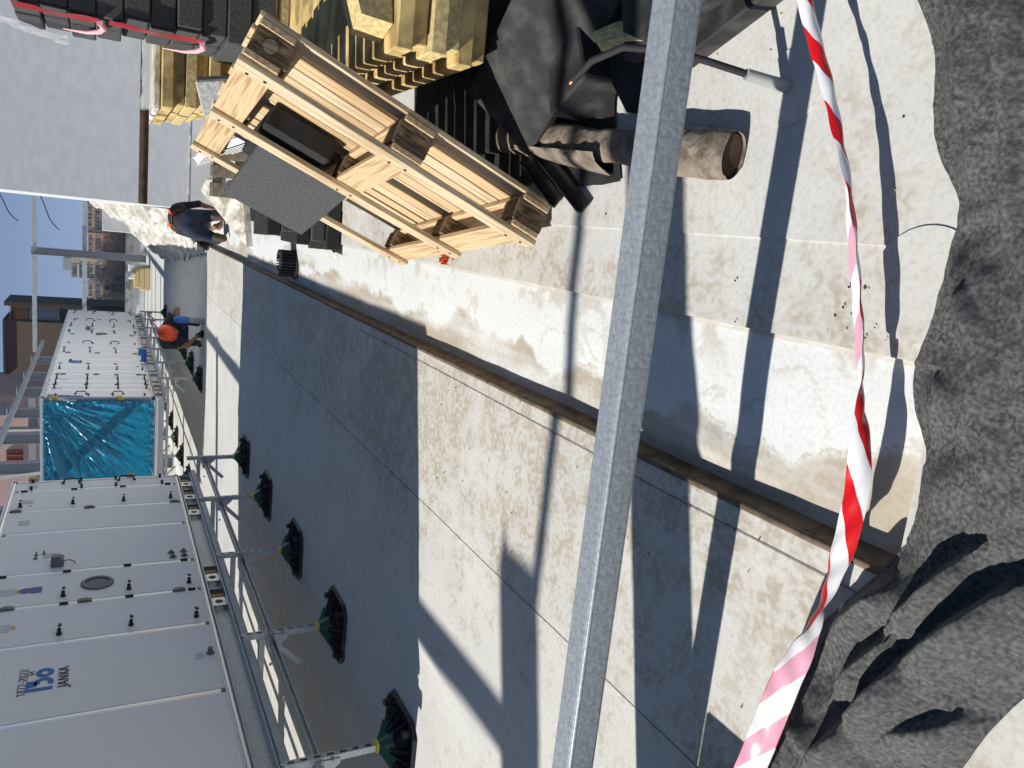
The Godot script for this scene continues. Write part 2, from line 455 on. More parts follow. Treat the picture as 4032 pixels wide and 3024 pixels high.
func build_roof() -> void:
	gn.seed = 9; gn.frequency = 0.5
	var m := StandardMaterial3D.new()
	m.resource_name = "membrane"
	m.albedo_texture = ground_texture()
	m.roughness = 0.62
	m.metallic_specular = 0.35
	m.heightmap_enabled = true; m.heightmap_texture = T.bump; m.heightmap_scale = 0.25
	m.uv1_scale = Vector3.ONE
	m.detail_enabled = true
	var dt := noise_tex(FastNoiseLite.TYPE_SIMPLEX_SMOOTH, 0.11, 4, [[0.15, Color(0.94, 0.935, 0.92)], [0.5, Color(0.99, 0.99, 0.985)], [0.85, Color(1, 1, 1)]], 512, 77)
	m.detail_albedo = dt
	m.detail_blend_mode = BaseMaterial3D.BLEND_MODE_MUL
	m.detail_uv_layer = BaseMaterial3D.DETAIL_UV_2
	m.uv2_triplanar = true; m.uv2_world_triplanar = true; m.uv2_scale = Vector3(0.8, 0.8, 0.8)
	M.membrane = m
	var roof := Node3D.new()
	roof.name = "roof"
	roof.set_meta("kind", "structure")
	add_child(roof)
	var ub := MB.new()
	ub.box(Vector3(1.6, -0.45, -18), Vector3(21.2, 0.6, 41.4))
	struct("roof_slab", ub.done(), M.black_matt, roof)
	# lengths of membrane left of the channel, each with an open seam to the next
	struct("membrane_sheet", membrane(-8.9, -3.17, -38.5, 2.5, 0.0, 0.25, swell), m, roof)
	struct("membrane_sheet", membrane(-3.162, -1.512, -16.0, 2.5, 0.002, 0.06, swell), m, roof)
	struct("membrane_sheet", membrane(-1.504, -0.655, -16.0, 2.5, 0.003, 0.05, swell), m, roof)
	struct("membrane_sheet", membrane(-3.162, -0.13, -38.5, -16.006, 0.002, 0.2, swell), m, roof)
	# right of the channel
	struct("membrane_sheet", membrane(-0.17, 0.085, -16.0, 2.5, 0.0, 0.05, swell), m, roof)
	struct("membrane_sheet", membrane(0.081, 2.2, -16.0, 2.5, 0.006, 0.06, swell), m, roof)
	struct("membrane_sheet", membrane(2.2, 12.0, -38.5, 2.5, 0.003, 0.3, swell), m, roof)
	struct("membrane_sheet", membrane(-0.13, 2.2, -38.5, -16.006, 0.003, 0.3, swell), m, roof)
	# the sunken channel: floor, upright side, rounded near end
	var floor_f := func(x: float, z: float) -> float:
		var u := (x + 0.66) / 0.495
		var h := -0.056 + 0.038 * sstep(0.0, 0.95, u) + gn.get_noise_2d(x * 4, z * 2) * 0.006
		h += 0.02 * exp(-pow((u - 0.22) / 0.1, 2.0)) * sstep(-2.6, -2.0, z) * sstep(-1.3, -1.7, z)
		return h
	struct("channel_floor", membrane(-0.652, -0.166, -16.0, -1.0, 0.0, 0.03, floor_f), m, roof)
	var sb := MB.new()
	var rows := []; var uvs := []
	for i in 300:
		var z := lerpf(-16.0, -1.0, i / 299.0)
		var w := gn.get_noise_1d(z * 3.0) * 0.006
		var row := [Vector3(-0.675, 0.005 + swell(-0.675, z), z), Vector3(-0.664, 0.010 + swell(-0.66, z), z), Vector3(-0.654 + w, 0.006, z), Vector3(-0.649 + w, -0.012, z), Vector3(-0.647 + w, -0.036, z), Vector3(-0.63, -0.062, z)]
		rows.append(row)
		var ur := []
		for q in 6: ur.append(guv(-0.69 + 0.012 * q, z))
		uvs.append(ur)
	sb.sheet(rows, false, uvs)
	struct("channel_side", sb.done(), M.mud_side, roof)
	var eb := MB.new()
	eb.sheet([[Vector3(-0.66, -0.06, -1.02), Vector3(-0.4, -0.05, -1.02), Vector3(-0.16, -0.03, -1.02)], [Vector3(-0.66, 0.008, -0.995), Vector3(-0.4, 0.008, -0.995), Vector3(-0.16, 0.008, -0.995)], [Vector3(-0.66, 0.004, 2.5), Vector3(-0.4, 0.004, 2.5), Vector3(-0.16, 0.004, 2.5)]], false, [[guv(-0.66, -1.0), guv(-0.4, -1.0), guv(-0.16, -1.0)], [guv(-0.9, -1.0), guv(-0.9, -1.0), guv(-0.7, -1.0)], [guv(-1.2, -0.5), guv(-0.9, -0.5), guv(-0.7, -0.5)]])
	struct("membrane_sheet", eb.done(), m, roof)
	# welded round patches at the channel's corners
	for p in [[0.0, -1.07, 0.13], [-0.60, -0.88, 0.11], [0.475, -1.55, 0.10], [0.83, -1.15, 0.12]]:
		var db := MB.new()
		var ring := []; var ur := []
		for k in 40:
			var an := -TAU * k / 40
			var q := Vector3(p[0] + cos(an) * p[2], 0.0, p[1] + sin(an) * p[2])
			q.y = swell(q.x, q.z) + 0.010
			ring.append(q); ur.append(guv(q.x + 0.2, q.z))
		db.face(ring, ur)
		var low := []
		for q in ring: low.append(q - Vector3(0, 0.008, 0))
		for k in 40: db.face([low[(k + 1) % 40], ring[(k + 1) % 40], ring[k], low[k]])
		struct("membrane_patch", db.done(), m, roof)
	# parapet round the far end and along the far left
	var pb := MB.new()
	pb.box(Vector3(1.6, 0.26, -38.3), Vector3(21.4, 0.5, 0.4), 0.02)
	pb.box(Vector3(-9.0, 0.26, -18), Vector3(0.4, 0.5, 40.2), 0.02)
	var par := thing("parapet", "low white parapet wall across the far end of the roof", "parapet")
	part(par, "wall", pb.done(), M.upstand)
	var cb := MB.new()
	cb.box(Vector3(1.6, 0.645, -38.3), Vector3(21.6, 0.27, 0.5), 0.02)
	cb.box(Vector3(-9.0, 0.645, -18), Vector3(0.5, 0.27, 40.1), 0.02)
	part(par, "coping", cb.done(), M.white_sheet)
	# chalk line stretched beside the channel
	var lb := MB.new()
	var path := []
	for i in 40:
		var z := lerpf(-5.2, -1.06, i / 39.0)
		path.append(Vector3(-0.735 + 0.004 * sin(z), 0.006 + swell(-0.735, z), z))
	lb.tube(path, 0.0012, 6)
	solo("string_line", "thin dark brown string stretched along the edge of the roof channel", "string", "", lb.done(), M.cord)
	var cord2 := MB.new()

func far_ground() -> void:
	var b := MB.new()
	b.sheet([[Vector3(-900, -14, -1500), Vector3(900, -14, -1500)], [Vector3(-900, -14, 300), Vector3(900, -14, 300)]])
	struct("ground", b.done(), M.terrain)
	var w := MB.new()
	w.box(Vector3(1.6, -7.4, -18), Vector3(21.0, 13.2, 41.2))
	var bl := solo("roof_building", "pale wall of the building below the roof edge", "building", "", w.done(), M.upstand)
	# a wooded rise behind the blocks of flats
	var hb := MB.new()
	var rows := []
	for i in 12:
		var row := []
		for j in 60:
			var x := -420.0 + 14.0 * j
			var d := float(i) / 11.0
			row.append(Vector3(x, -14.0 + 13.5 * sin(PI * d) * (0.8 + 0.3 * gn.get_noise_1d(x * 0.03)), -420.0 + 80 * d))
		rows.append(row)
	hb.sheet(rows)
	struct("hill", hb.done(), M.terrain)

# ---------- air handling units ----------
const FX := -3.3          # the face of the units
const BX := -5.35         # their back

func lever_mesh() -> ArrayMesh:
	var b := MB.new()
	b.cyl(Vector3(0, 0, 0), Vector3(0.008, 0, 0), 0.021, 0.021, 14)
	b.cyl(Vector3(0.008, 0, 0), Vector3(0.05, 0, 0), 0.015, 0.013, 12)
	b.box(Vector3(0.058, -0.004, -0.038), Vector3(0.014, 0.026, 0.11), 0.005, Basis(Vector3.UP, 0.35))
	return b.done()

func bow_mesh() -> ArrayMesh:
	var b := MB.new()
	b.tube([Vector3(0, 0.08, 0), Vector3(0.03, 0.076, 0), Vector3(0.052, 0.06, 0), Vector3(0.055, 0, 0), Vector3(0.052, -0.06, 0), Vector3(0.03, -0.076, 0), Vector3(0, -0.08, 0)], 0.0095, 8)
	b.box(Vector3(0.006, 0.085, 0), Vector3(0.012, 0.036, 0.034), 0.003)
	b.box(Vector3(0.006, -0.085, 0), Vector3(0.012, 0.036, 0.034), 0.003)
	return b.done()

func grip_mesh() -> ArrayMesh:
	var pts := PackedVector2Array()
	for k in 13:
		var a := PI * k / 12.0
		pts.append(Vector2(sin(a) * 0.024, cos(a) * 0.055))
	var b := MB.new()
	b.prism(pts, 0.042, Transform3D(Basis.IDENTITY, Vector3(0, 0, -0.021)))
	return b.done()

func hinge_mesh() -> ArrayMesh:
	var b := MB.new()
	b.box(Vector3(0.006, 0, 0), Vector3(0.014, 0.062, 0.042), 0.004)
	b.cyl(Vector3(0.014, -0.031, 0), Vector3(0.014, 0.031, 0), 0.007, 0.007, 8)
	return b.done()

func knob_mesh() -> ArrayMesh:
	var b := MB.new()
	b.cyl(Vector3(0, 0, 0), Vector3(0.03, 0, 0), 0.015, 0.013, 10)
	b.box(Vector3(0.034, 0, 0), Vector3(0.012, 0.032, 0.024), 0.004)
	return b.done()

func text_part(parent: Node, called: String, s: String, size: float, m: Material, z: float, y: float, bold := false) -> void:
	var tm := TextMesh.new()
	tm.text = s
	var f := SystemFont.new()
	f.font_names = PackedStringArray(["Droid Sans"])
	if bold: f.font_weight = 700
	tm.font = f
	tm.font_size = 64
	tm.pixel_size = size / 46.0
	tm.depth = 0.0015
	var o := part(parent, called, tm, m, Transform3D(Basis(Vector3.UP, PI / 2), Vector3(FX + 0.0085, y, z)))

func panel_run(u: Node3D, j: Array, y0: float, y1: float) -> void:
	# a dark core, proud panels, bright joint strips recessed between them
	var zmin: float = j[0]; var zmax: float = j[-1]
	var core := MB.new()
	core.box(Vector3((FX + BX) / 2, (y0 + y1) / 2, (zmin + zmax) / 2), Vector3(FX - BX - 0.02, y1 - y0 - 0.02, zmax - zmin - 0.02))
	part(u, "core", core.done(), M.frame_metal)
	for k in j.size() - 1:
		var a: float = j[k] + (0.029 if k else 0.03); var c: float = j[k + 1] - (0.029 if k < j.size() - 2 else 0.03)
		var b := MB.new()
		b.box(Vector3(FX - 0.012, (y0 + y1) / 2, (a + c) / 2), Vector3(0.036, y1 - y0 - 0.09, c - a), 0.004)
		part(u, "panel", b.done(), M.panel)
		if k:
			var s := MB.new()
			s.cyl(Vector3(FX - 0.034, y0 + 0.075, j[k]), Vector3(FX - 0.034, y1 - 0.075, j[k]), 0.042, 0.042, 24)
			part(u, "joint_strip", s.done(), M.aluminium)
			for e in [-1.0, 1.0]:
				var cb := MB.new()
				cb.box(Vector3(FX - 0.006, (y0 + y1) / 2 + e * ((y1 - y0) / 2 - 0.058), j[k]), Vector3(0.022, 0.032, 0.034), 0.002)
				part(u, "strip_end", cb.done(), M.grip)
	for e in [-1.0, 1.0]:
		var r := MB.new()
		var y = (y0 + y1) / 2 + e * ((y1 - y0) / 2 - 0.02)
		r.box(Vector3(FX - 0.008, y, (zmin + zmax) / 2), Vector3(0.04, 0.026, zmax - zmin - 0.03), 0.004)
		r.box(Vector3(FX - 0.012, y - e * 0.019, (zmin + zmax) / 2), Vector3(0.03, 0.006, zmax - zmin - 0.03))
		part(u, "edge_rail", r.done(), M.aluminium)
	for zz in [zmin, zmax]:
		var p := MB.new()
		p.box(Vector3(FX - 0.014, (y0 + y1) / 2, zz), Vector3(0.05, y1 - y0 - 0.05, 0.05), 0.006)
		part(u, "corner_post", p.done(), M.frame_metal)
		for e in [-1.0, 1.0]:
			var q := MB.new()
			q.box(Vector3(FX - 0.014, (y0 + y1) / 2 + e * ((y1 - y0) / 2 - 0.018), zz), Vector3(0.056, 0.05, 0.056), 0.008)
			part(u, "corner_cap", q.done(), M.black)
	var top := MB.new()
	top.box(Vector3((FX + BX) / 2, y1 + 0.006, (zmin + zmax) / 2), Vector3(FX - BX + 0.04, 0.022, zmax - zmin + 0.04), 0.004)
	part(u, "roof_sheet", top.done(), M.frame_metal)

func base_channel(u: Node3D, z0: float, z1: float, y0: float, y1: float, marks: Array) -> void:
	var b := MB.new()
	var zc := (z0 + z1) / 2; var l := z1 - z0; var h := y1 - y0
	b.box(Vector3(FX - 0.05, y0 + h / 2, zc), Vector3(0.012, h, l))
	b.box(Vector3(FX - 0.02, y1 - 0.008, zc), Vector3(0.055, 0.014, l), 0.003)
	b.box(Vector3(FX - 0.008, y0 + 0.008, zc), Vector3(0.09, 0.014, l), 0.003)
	part(u, "base_channel", b.done(), M.galvanised)
	b = MB.new()
	b.box(Vector3(BX + 0.05, y0 + h / 2, zc), Vector3(0.05, h, l), 0.003)
	for zz in [z0, z1]: b.box(Vector3((FX + BX) / 2, y0 + h / 2, zz), Vector3(FX - BX - 0.1, h, 0.04), 0.003)
	part(u, "base_frame", b.done(), M.galvanised)
	for mk in marks:
		# lifting plate with a round hole: a ring plate and the dark behind it
		var p := MB.new()
		var seg := 20
		for k in seg:
			var a0 := TAU * k / seg; var a1 := TAU * (k + 1) / seg
			var f := func(a: float) -> Vector2:
				var s := 1.0 / maxf(absf(cos(a)), absf(sin(a)))
				return Vector2(cos(a) * s * 0.075, sin(a) * s * (h * 0.42))
			var o0: Vector2 = f.call(a0); var o1: Vector2 = f.call(a1)
			var x := FX - 0.004
			var r := h * 0.24
			p.face([Vector3(x, y0 + h / 2 + o0.y, mk - o0.x), Vector3(x, y0 + h / 2 + o1.y, mk - o1.x), Vector3(x, y0 + h / 2 + sin(a1) * r, mk - cos(a1) * r), Vector3(x, y0 + h / 2 + sin(a0) * r, mk - cos(a0) * r)])
			p.face([Vector3(x, y0 + h / 2 + sin(a0) * r, mk - cos(a0) * r), Vector3(x, y0 + h / 2 + sin(a1) * r, mk - cos(a1) * r), Vector3(x - 0.006, y0 + h / 2 + sin(a1) * r, mk - cos(a1) * r), Vector3(x - 0.006, y0 + h / 2 + sin(a0) * r, mk - cos(a0) * r)])
		part(u, "lifting_plate", p.done(), M.aluminium)
		var q := MB.new()
		q.box(Vector3(FX - 0.002, y0 + h / 2, mk - 0.11), Vector3(0.008, h * 0.72, 0.05), 0.002)
		part(u, "warning_mark", q.done(), M.orange_mark)
		q = MB.new()
		q.box(Vector3(FX - 0.022, y0 + h / 2, mk - 0.19), Vector3(0.04, h * 0.86, 0.09), 0.003)
		part(u, "joint_bracket", q.done(), M.gap)

func film_mesh(z: float, y0: float, y1: float, x0: float, x1: float, sd: int) -> ArrayMesh:
	var f := FastNoiseLite.new()
	f.seed = sd; f.frequency = 1.0; f.fractal_octaves = 4
	var b := MB.new()
	var rows := []
	var nx := 110; var ny := 90
	for i in ny:
		var row := []
		for j in nx:
			var u := float(j) / (nx - 1); var w := float(i) / (ny - 1)
			var x := lerpf(x0, x1, u); var y := lerpf(y1, y0, w)
			var edge := minf(minf(u, 1 - u), minf(w, 1 - w))
			# creases fan out from the upper right corner; the film bellies inward
			var ang := atan2(w + 0.05, 1.05 - u)
			var dist := Vector2(1.0 - u, w).length()
			var fold := absf(f.get_noise_2d(ang * 7.0, dist * 1.2)) * 0.06 * sstep(0.0, 0.25, dist) * sstep(1.2, 0.4, dist)
			var fine := f.get_noise_2d(x * 5.0, y * 8.0) * 0.007 + f.get_noise_2d(x * 12.0 + 7, y * 16.0) * 0.002
			var hem := f.get_noise_2d(x * 9.0, y * 9.0 + 50) * 0.03 * sstep(0.1, 0.0, edge)
			var belly := -0.055 * sstep(0.0, 0.35, edge)
			row.append(Vector3(x, y, z + belly + fold + fine + hem))
		rows.append(row)
	b.sheet(rows)
	return b.done()

func stickers(u: Node3D, list: Array) -> void:
	for s in list:
		part(u, "sticker", bmesh(Vector3(0.003, s[3], s[2])), M[s[4]], at(FX + 0.0075, s[1], s[0]))

func build_units() -> void:
	var lever := lever_mesh(); var bow := bow_mesh(); var grip := grip_mesh(); var hinge := hinge_mesh(); var knob := knob_mesh()
	# the near unit
	var u := thing("air_handling_unit", "nearer grey panelled air handling unit with the blue and black anniversary logo", "air unit")
	panel_run(u, [-9.8, -9.5, -8.87, -8.24, -7.29, -6.67, -6.04, -5.07, -4.1, -3.45], 0.79, 2.5)
	base_channel(u, -9.8, -3.45, 0.645, 0.785, [-9.5, -9.05, -8.55, -6.88, -6.40])
	for p in [[-9.0, 2.37], [-9.01, 1.89], [-9.01, 1.4], [-9.02, 0.92], [-6.8, 1.89], [-6.8, 1.4], [-6.8, 0.92], [-6.16, 1.89], [-6.16, 1.4], [-6.16, 0.92], [-6.8, 2.37], [-6.16, 2.37]]:
		part(u, "lever_handle", lever, M.black, at(FX + 0.006, p[1], p[0]))
	for p in [[-9.70, 1.925], [-9.72, 1.355]]: part(u, "bow_handle", bow, M.black, at(FX + 0.006, p[1], p[0]))
	for p in [[-9.48, 2.37], [-9.48, 1.89], [-9.49, 1.4], [-9.5, 0.92], [-7.28, 2.36], [-7.28, 1.88], [-7.29, 1.4], [-7.29, 0.92], [-6.66, 1.88], [-6.66, 1.4], [-6.66, 0.91]]:
		part(u, "hinge", hinge, M.black, at(FX + 0.002, p[1], p[0]))
	for p in [[-8.87, 2.4], [-8.87, 1.73], [-8.88, 0.89], [-6.67, 1.73], [-6.67, 1.01], [-6.67, 2.27]]:
		part(u, "grip", grip, M.grip, at(FX + 0.003, p[1], p[0]))
	for p in [[-9.78, 2.31], [-9.78, 1.83], [-9.78, 1.47], [-9.78, 0.99], [-9.54, 2.31], [-9.54, 1.82], [-9.54, 1.47], [-9.54, 0.98]]:
		part(u, "catch", knob, M.black, at(FX + 0.006, p[1], p[0]))
	var wb := MB.new()
	for k in 40:
		var a0 := TAU * k / 40; var a1 := TAU * (k + 1) / 40
		var ring := [[0.128, 0.0], [0.128, 0.012], [0.118, 0.018], [0.096, 0.018], [0.09, 0.006]]
		for q in 4:
			var r0: float = ring[q][0]; var h0: float = ring[q][1]; var r1: float = ring[q + 1][0]; var h1: float = ring[q + 1][1]
			wb.face([Vector3(h0, sin(a0) * r0, -cos(a0) * r0), Vector3(h0, sin(a1) * r0, -cos(a1) * r0), Vector3(h1, sin(a1) * r1, -cos(a1) * r1), Vector3(h1, sin(a0) * r1, -cos(a0) * r1)])
	var win := part(u, "inspection_window", wb.done(), M.grip, at(FX + 0.006, 1.64, -6.98))
	var gl := MB.new(); gl.cyl(Vector3(0.001, 0, 0), Vector3(0.007, 0, 0), 0.09, 0.09, 30)
	part(win, "pane", gl.done(), M.glass)
	var bx := MB.new()
	bx.box(Vector3(0.035, 0, 0), Vector3(0.07, 0.1, 0.13), 0.01)
	bx.box(Vector3(0.075, 0.01, -0.01), Vector3(0.014, 0.07, 0.08), 0.005)
	bx.tube([Vector3(0.03, -0.05, 0), Vector3(0.03, -0.09, -0.02), Vector3(0.02, -0.13, 0.0), Vector3(0.005, -0.14, 0.02)], 0.005, 6)
	part(u, "switch_box", bx.done(), M.grip, at(FX + 0.006, 1.96, -7.45))
	for p in [[-7.7, 2.14], [-7.71, 2.08], [-7.62, 2.14]]:
		var g := MB.new(); g.cyl(Vector3.ZERO, Vector3(0.004, 0, 0), 0.02, 0.02, 12); g.cyl(Vector3.ZERO, Vector3(0.035, 0, 0), 0.006, 0.006, 8)
		part(u, "test_point", g.done(), M.grip, at(FX + 0.006, p[1], p[0]))
	for p in [[-7.48, 1.02], [-7.49, 0.91], [-7.38, 1.01], [-7.39, 0.91]]:
		var g := MB.new(); g.cyl(Vector3.ZERO, Vector3(0.006, 0, 0), 0.034, 0.034, 16); g.cyl(Vector3.ZERO, Vector3(0.03, 0, 0), 0.016, 0.013, 12)
		part(u, "cable_gland", g.done(), M.grip, at(FX + 0.006, p[1], p[0]))
	var sp := MB.new()
	sp.cyl(Vector3.ZERO, Vector3(0.008, 0, 0), 0.03, 0.03, 18); sp.cyl(Vector3.ZERO, Vector3(0.05, 0, 0), 0.018, 0.018, 16)
	part(u, "drain_spigot", sp.done(), M.grip, at(FX + 0.006, 0.88, -5.57))
	stickers(u, [[-9.63, 2.3, 0.09, 0.1, "paper"], [-9.14, 2.31, 0.1, 0.1, "paper"], [-9.02, 2.28, 0.03, 0.03, "warn"], [-8.53, 2.3, 0.12, 0.1, "paper"], [-7.66, 2.02, 0.09, 0.11, "paper"], [-6.97, 2.30, 0.12, 0.12, "paper"], [-6.97, 2.225, 0.06, 0.03, "warn"], [-6.97, 2.09, 0.11, 0.08, "violet"], [-6.35, 2.27, 0.12, 0.1, "paper"], [-6.35, 2.20, 0.06, 0.03, "warn"], [-5.55, 0.955, 0.09, 0.065, "paper"]])
	var vio := MB.new(); vio.cyl(Vector3.ZERO, Vector3(0.003, 0, 0), 0.05, 0.05, 24)
	part(u, "sticker", vio.done(), M.violet, at(FX + 0.006, 2.165, -6.97))
	# the printed anniversary mark
	text_part(u, "lettering", "1872-2022", 0.052, M.logo_dark, -5.55, 2.075)
	text_part(u, "lettering", "JANKA", 0.062, M.logo_dark, -5.55, 1.835, true)
	text_part(u, "lettering", "let", 0.035, M.logo_dark, -5.655, 2.03)
	var face := Transform3D(Basis(Vector3.UP, PI / 2), Vector3(FX + 0.0075, 1.97, -5.555))
	var lg := MB.new()
	lg.prism(PackedVector2Array([Vector2(-0.135, -0.075), Vector2(-0.10, -0.075), Vector2(-0.10, 0.085), Vector2(-0.135, 0.085)]), 0.002, face)
	for k in 3:   # the wing of stripes on the five
		lg.prism(PackedVector2Array([Vector2(-0.09 + 0.03 * k, 0.085), Vector2(-0.068 + 0.03 * k, 0.085), Vector2(-0.05 + 0.02 * k, 0.02), Vector2(-0.075 + 0.012 * k, 0.02)]), 0.002, face)
	for k in 16:
		var a := deg_to_rad(115.0 - 235.0 * k / 16.0); var c := deg_to_rad(115.0 - 235.0 * (k + 1) / 16.0)
		lg.prism(PackedVector2Array([Vector2(-0.04 + cos(a) * 0.062, -0.02 + sin(a) * 0.058), Vector2(-0.04 + cos(c) * 0.062, -0.02 + sin(c) * 0.058), Vector2(-0.04 + cos(c) * 0.027, -0.02 + sin(c) * 0.025), Vector2(-0.04 + cos(a) * 0.027, -0.02 + sin(a) * 0.025)]), 0.002, face)
	for k in 24:
		var a := TAU * k / 24; var c := TAU * (k + 1) / 24
		lg.prism(PackedVector2Array([Vector2(0.085 + cos(a) * 0.055, -0.02 + sin(a) * 0.056), Vector2(0.085 + cos(c) * 0.055, -0.02 + sin(c) * 0.056), Vector2(0.085 + cos(c) * 0.022, -0.02 + sin(c) * 0.022), Vector2(0.085 + cos(a) * 0.022, -0.02 + sin(a) * 0.022)]), 0.002, face)
	part(u, "logo", lg.done(), M.logo_blue)
	# blue film folded round the far end of the near unit
	var fe := MB.new()
	var fr := []
	for i in 60:
		var y := lerpf(0.66, 2.52, i / 59.0)
		var row := []
		for k in 12:
			var a := TAU * k / 12
			row.append(Vector3(FX - 0.05 + cos(a) * (0.035 + 0.012 * gn.get_noise_2d(y * 9, k)), y, -9.86 + sin(a) * (0.03 + 0.02 * gn.get_noise_2d(y * 7 + 9, k * 2.0))))
		fr.append(row)
	fe.sheet(fr, true)
	part(u, "end_film", fe.done(), M.film)
	for y in [2.31, 1.31]: part(u, "foam_pad", bmesh(Vector3(0.07, 0.09, 0.06), 0.01), M.foam_yellow_pad, at(FX + 0.005, y, -9.86))

	# the far unit
	var w := thing("air_handling_unit", "farther white panelled air handling unit with its end closed by blue film", "air unit")
	var j := [-25.1, -24.5, -23.9, -23.3, -22.6, -21.9, -21.3, -20.7, -20.1, -19.5, -18.85, -18.2, -17.5, -16.9, -16.3, -15.95, -15.4, -15.05, -14.65, -14.1]
	panel_run(w, j, 0.83, 2.5)
	base_channel(w, -25.1, -14.08, 0.68, 0.825, [-24.6, -23.6, -22.2, -20.8, -19.4, -18.3, -17.4, -16.2, -15.2, -14.5])
	for zz in [-24.8, -22.2, -21.0, -18.3, -16.45, -15.55, -15.15, -14.75]:
		for y in [2.35, 1.87, 1.38, 0.93]: part(w, "lever_handle", lever, M.black, at(FX + 0.006, y, zz))
	for zz in [-25.0, -23.1, -19.5, -14.3]:
		for y in [1.94, 1.39]: part(w, "bow_handle", bow, M.black, at(FX + 0.006, y, zz))
		for y in [2.3, 1.83, 1.47, 0.98]: part(w, "catch", knob, M.black, at(FX + 0.006, y, zz + 0.1))
	for zz in [-24.5, -22.0, -21.3, -18.85, -17.0, -15.95, -15.05]:
		for y in [2.36, 1.88, 1.4, 0.92]: part(w, "hinge", hinge, M.black, at(FX + 0.002, y, zz))
	for zz in [-23.3, -20.7, -18.2, -15.95]:
		for y in [2.27, 1.73, 1.01]: part(w, "grip", grip, M.grip, at(FX + 0.003, y, zz))
	win = part(w, "inspection_window", wb.done(), M.grip, at(FX + 0.006, 1.66, -20.86))
	part(win, "pane", gl.done(), M.glass)
	part(w, "switch_box", bx.done(), M.grip, at(FX + 0.006, 1.96, -21.5))
	stickers(w, [[-14.75, 2.3, 0.12, 0.14, "paper"], [-15.5, 2.25, 0.12, 0.12, "paper"], [-17.3, 2.2, 0.36, 0.05, "logo_dark"], [-17.19, 2.12, 0.3, 0.13, "logo_blue"], [-17.2, 2.02, 0.3, 0.05, "logo_dark"], [-16.8, 1.0, 0.12, 0.05, "grip"]])
	for q in [[-17.4, 0.87, 0.26], [-18.1, 0.88, 0.16]]:
		var s := MB.new()
		s.cyl(Vector3.ZERO, Vector3(0.01, 0, 0), 0.085, 0.085, 20)
		s.cyl(Vector3.ZERO, Vector3(q[2], 0, 0), 0.055, 0.05, 18)
		s.cyl(Vector3(q[2] * 0.5, 0, 0), Vector3(q[2] * 0.55, 0, 0), 0.06, 0.06, 18)
		part(w, "wrapped_pipe_stub", s.done(), M.blue_plastic, at(FX + 0.006, q[1], q[0]))
	part(w, "end_film", film_mesh(-13.985, 0.84, 2.47, BX + 0.03, FX - 0.035, 4), M.film)
	for y in [0.80, 2.49]: part(w, "end_rail", bmesh(Vector3(FX - BX, 0.05, 0.05), 0.006), M.aluminium, at((FX + BX) / 2, y, -14.06))
	
	for y in [2.32, 1.36]: part(w, "foam_pad", bmesh(Vector3(0.07, 0.1, 0.07), 0.012), M.foam_yellow_pad, at(FX, y, -14.04))
	# loose flap of film at the corner
	var fb := MB.new(); var frows := []
	for i in 20:
		var row := []
		for k in 8:
			var y := lerpf(2.42, 1.9, i / 19.0)
			row.append(Vector3(FX + 0.02 + 0.02 * gn.get_noise_2d(i * 1.0, k * 2.0), y + 0.02 * gn.get_noise_2d(i * 0.7, k * 3.0), -14.08 - k * 0.022 * (1.0 - i / 26.0)))
		frows.append(row)
	fb.sheet(frows)
	part(w, "film_flap", fb.done(), M.film)

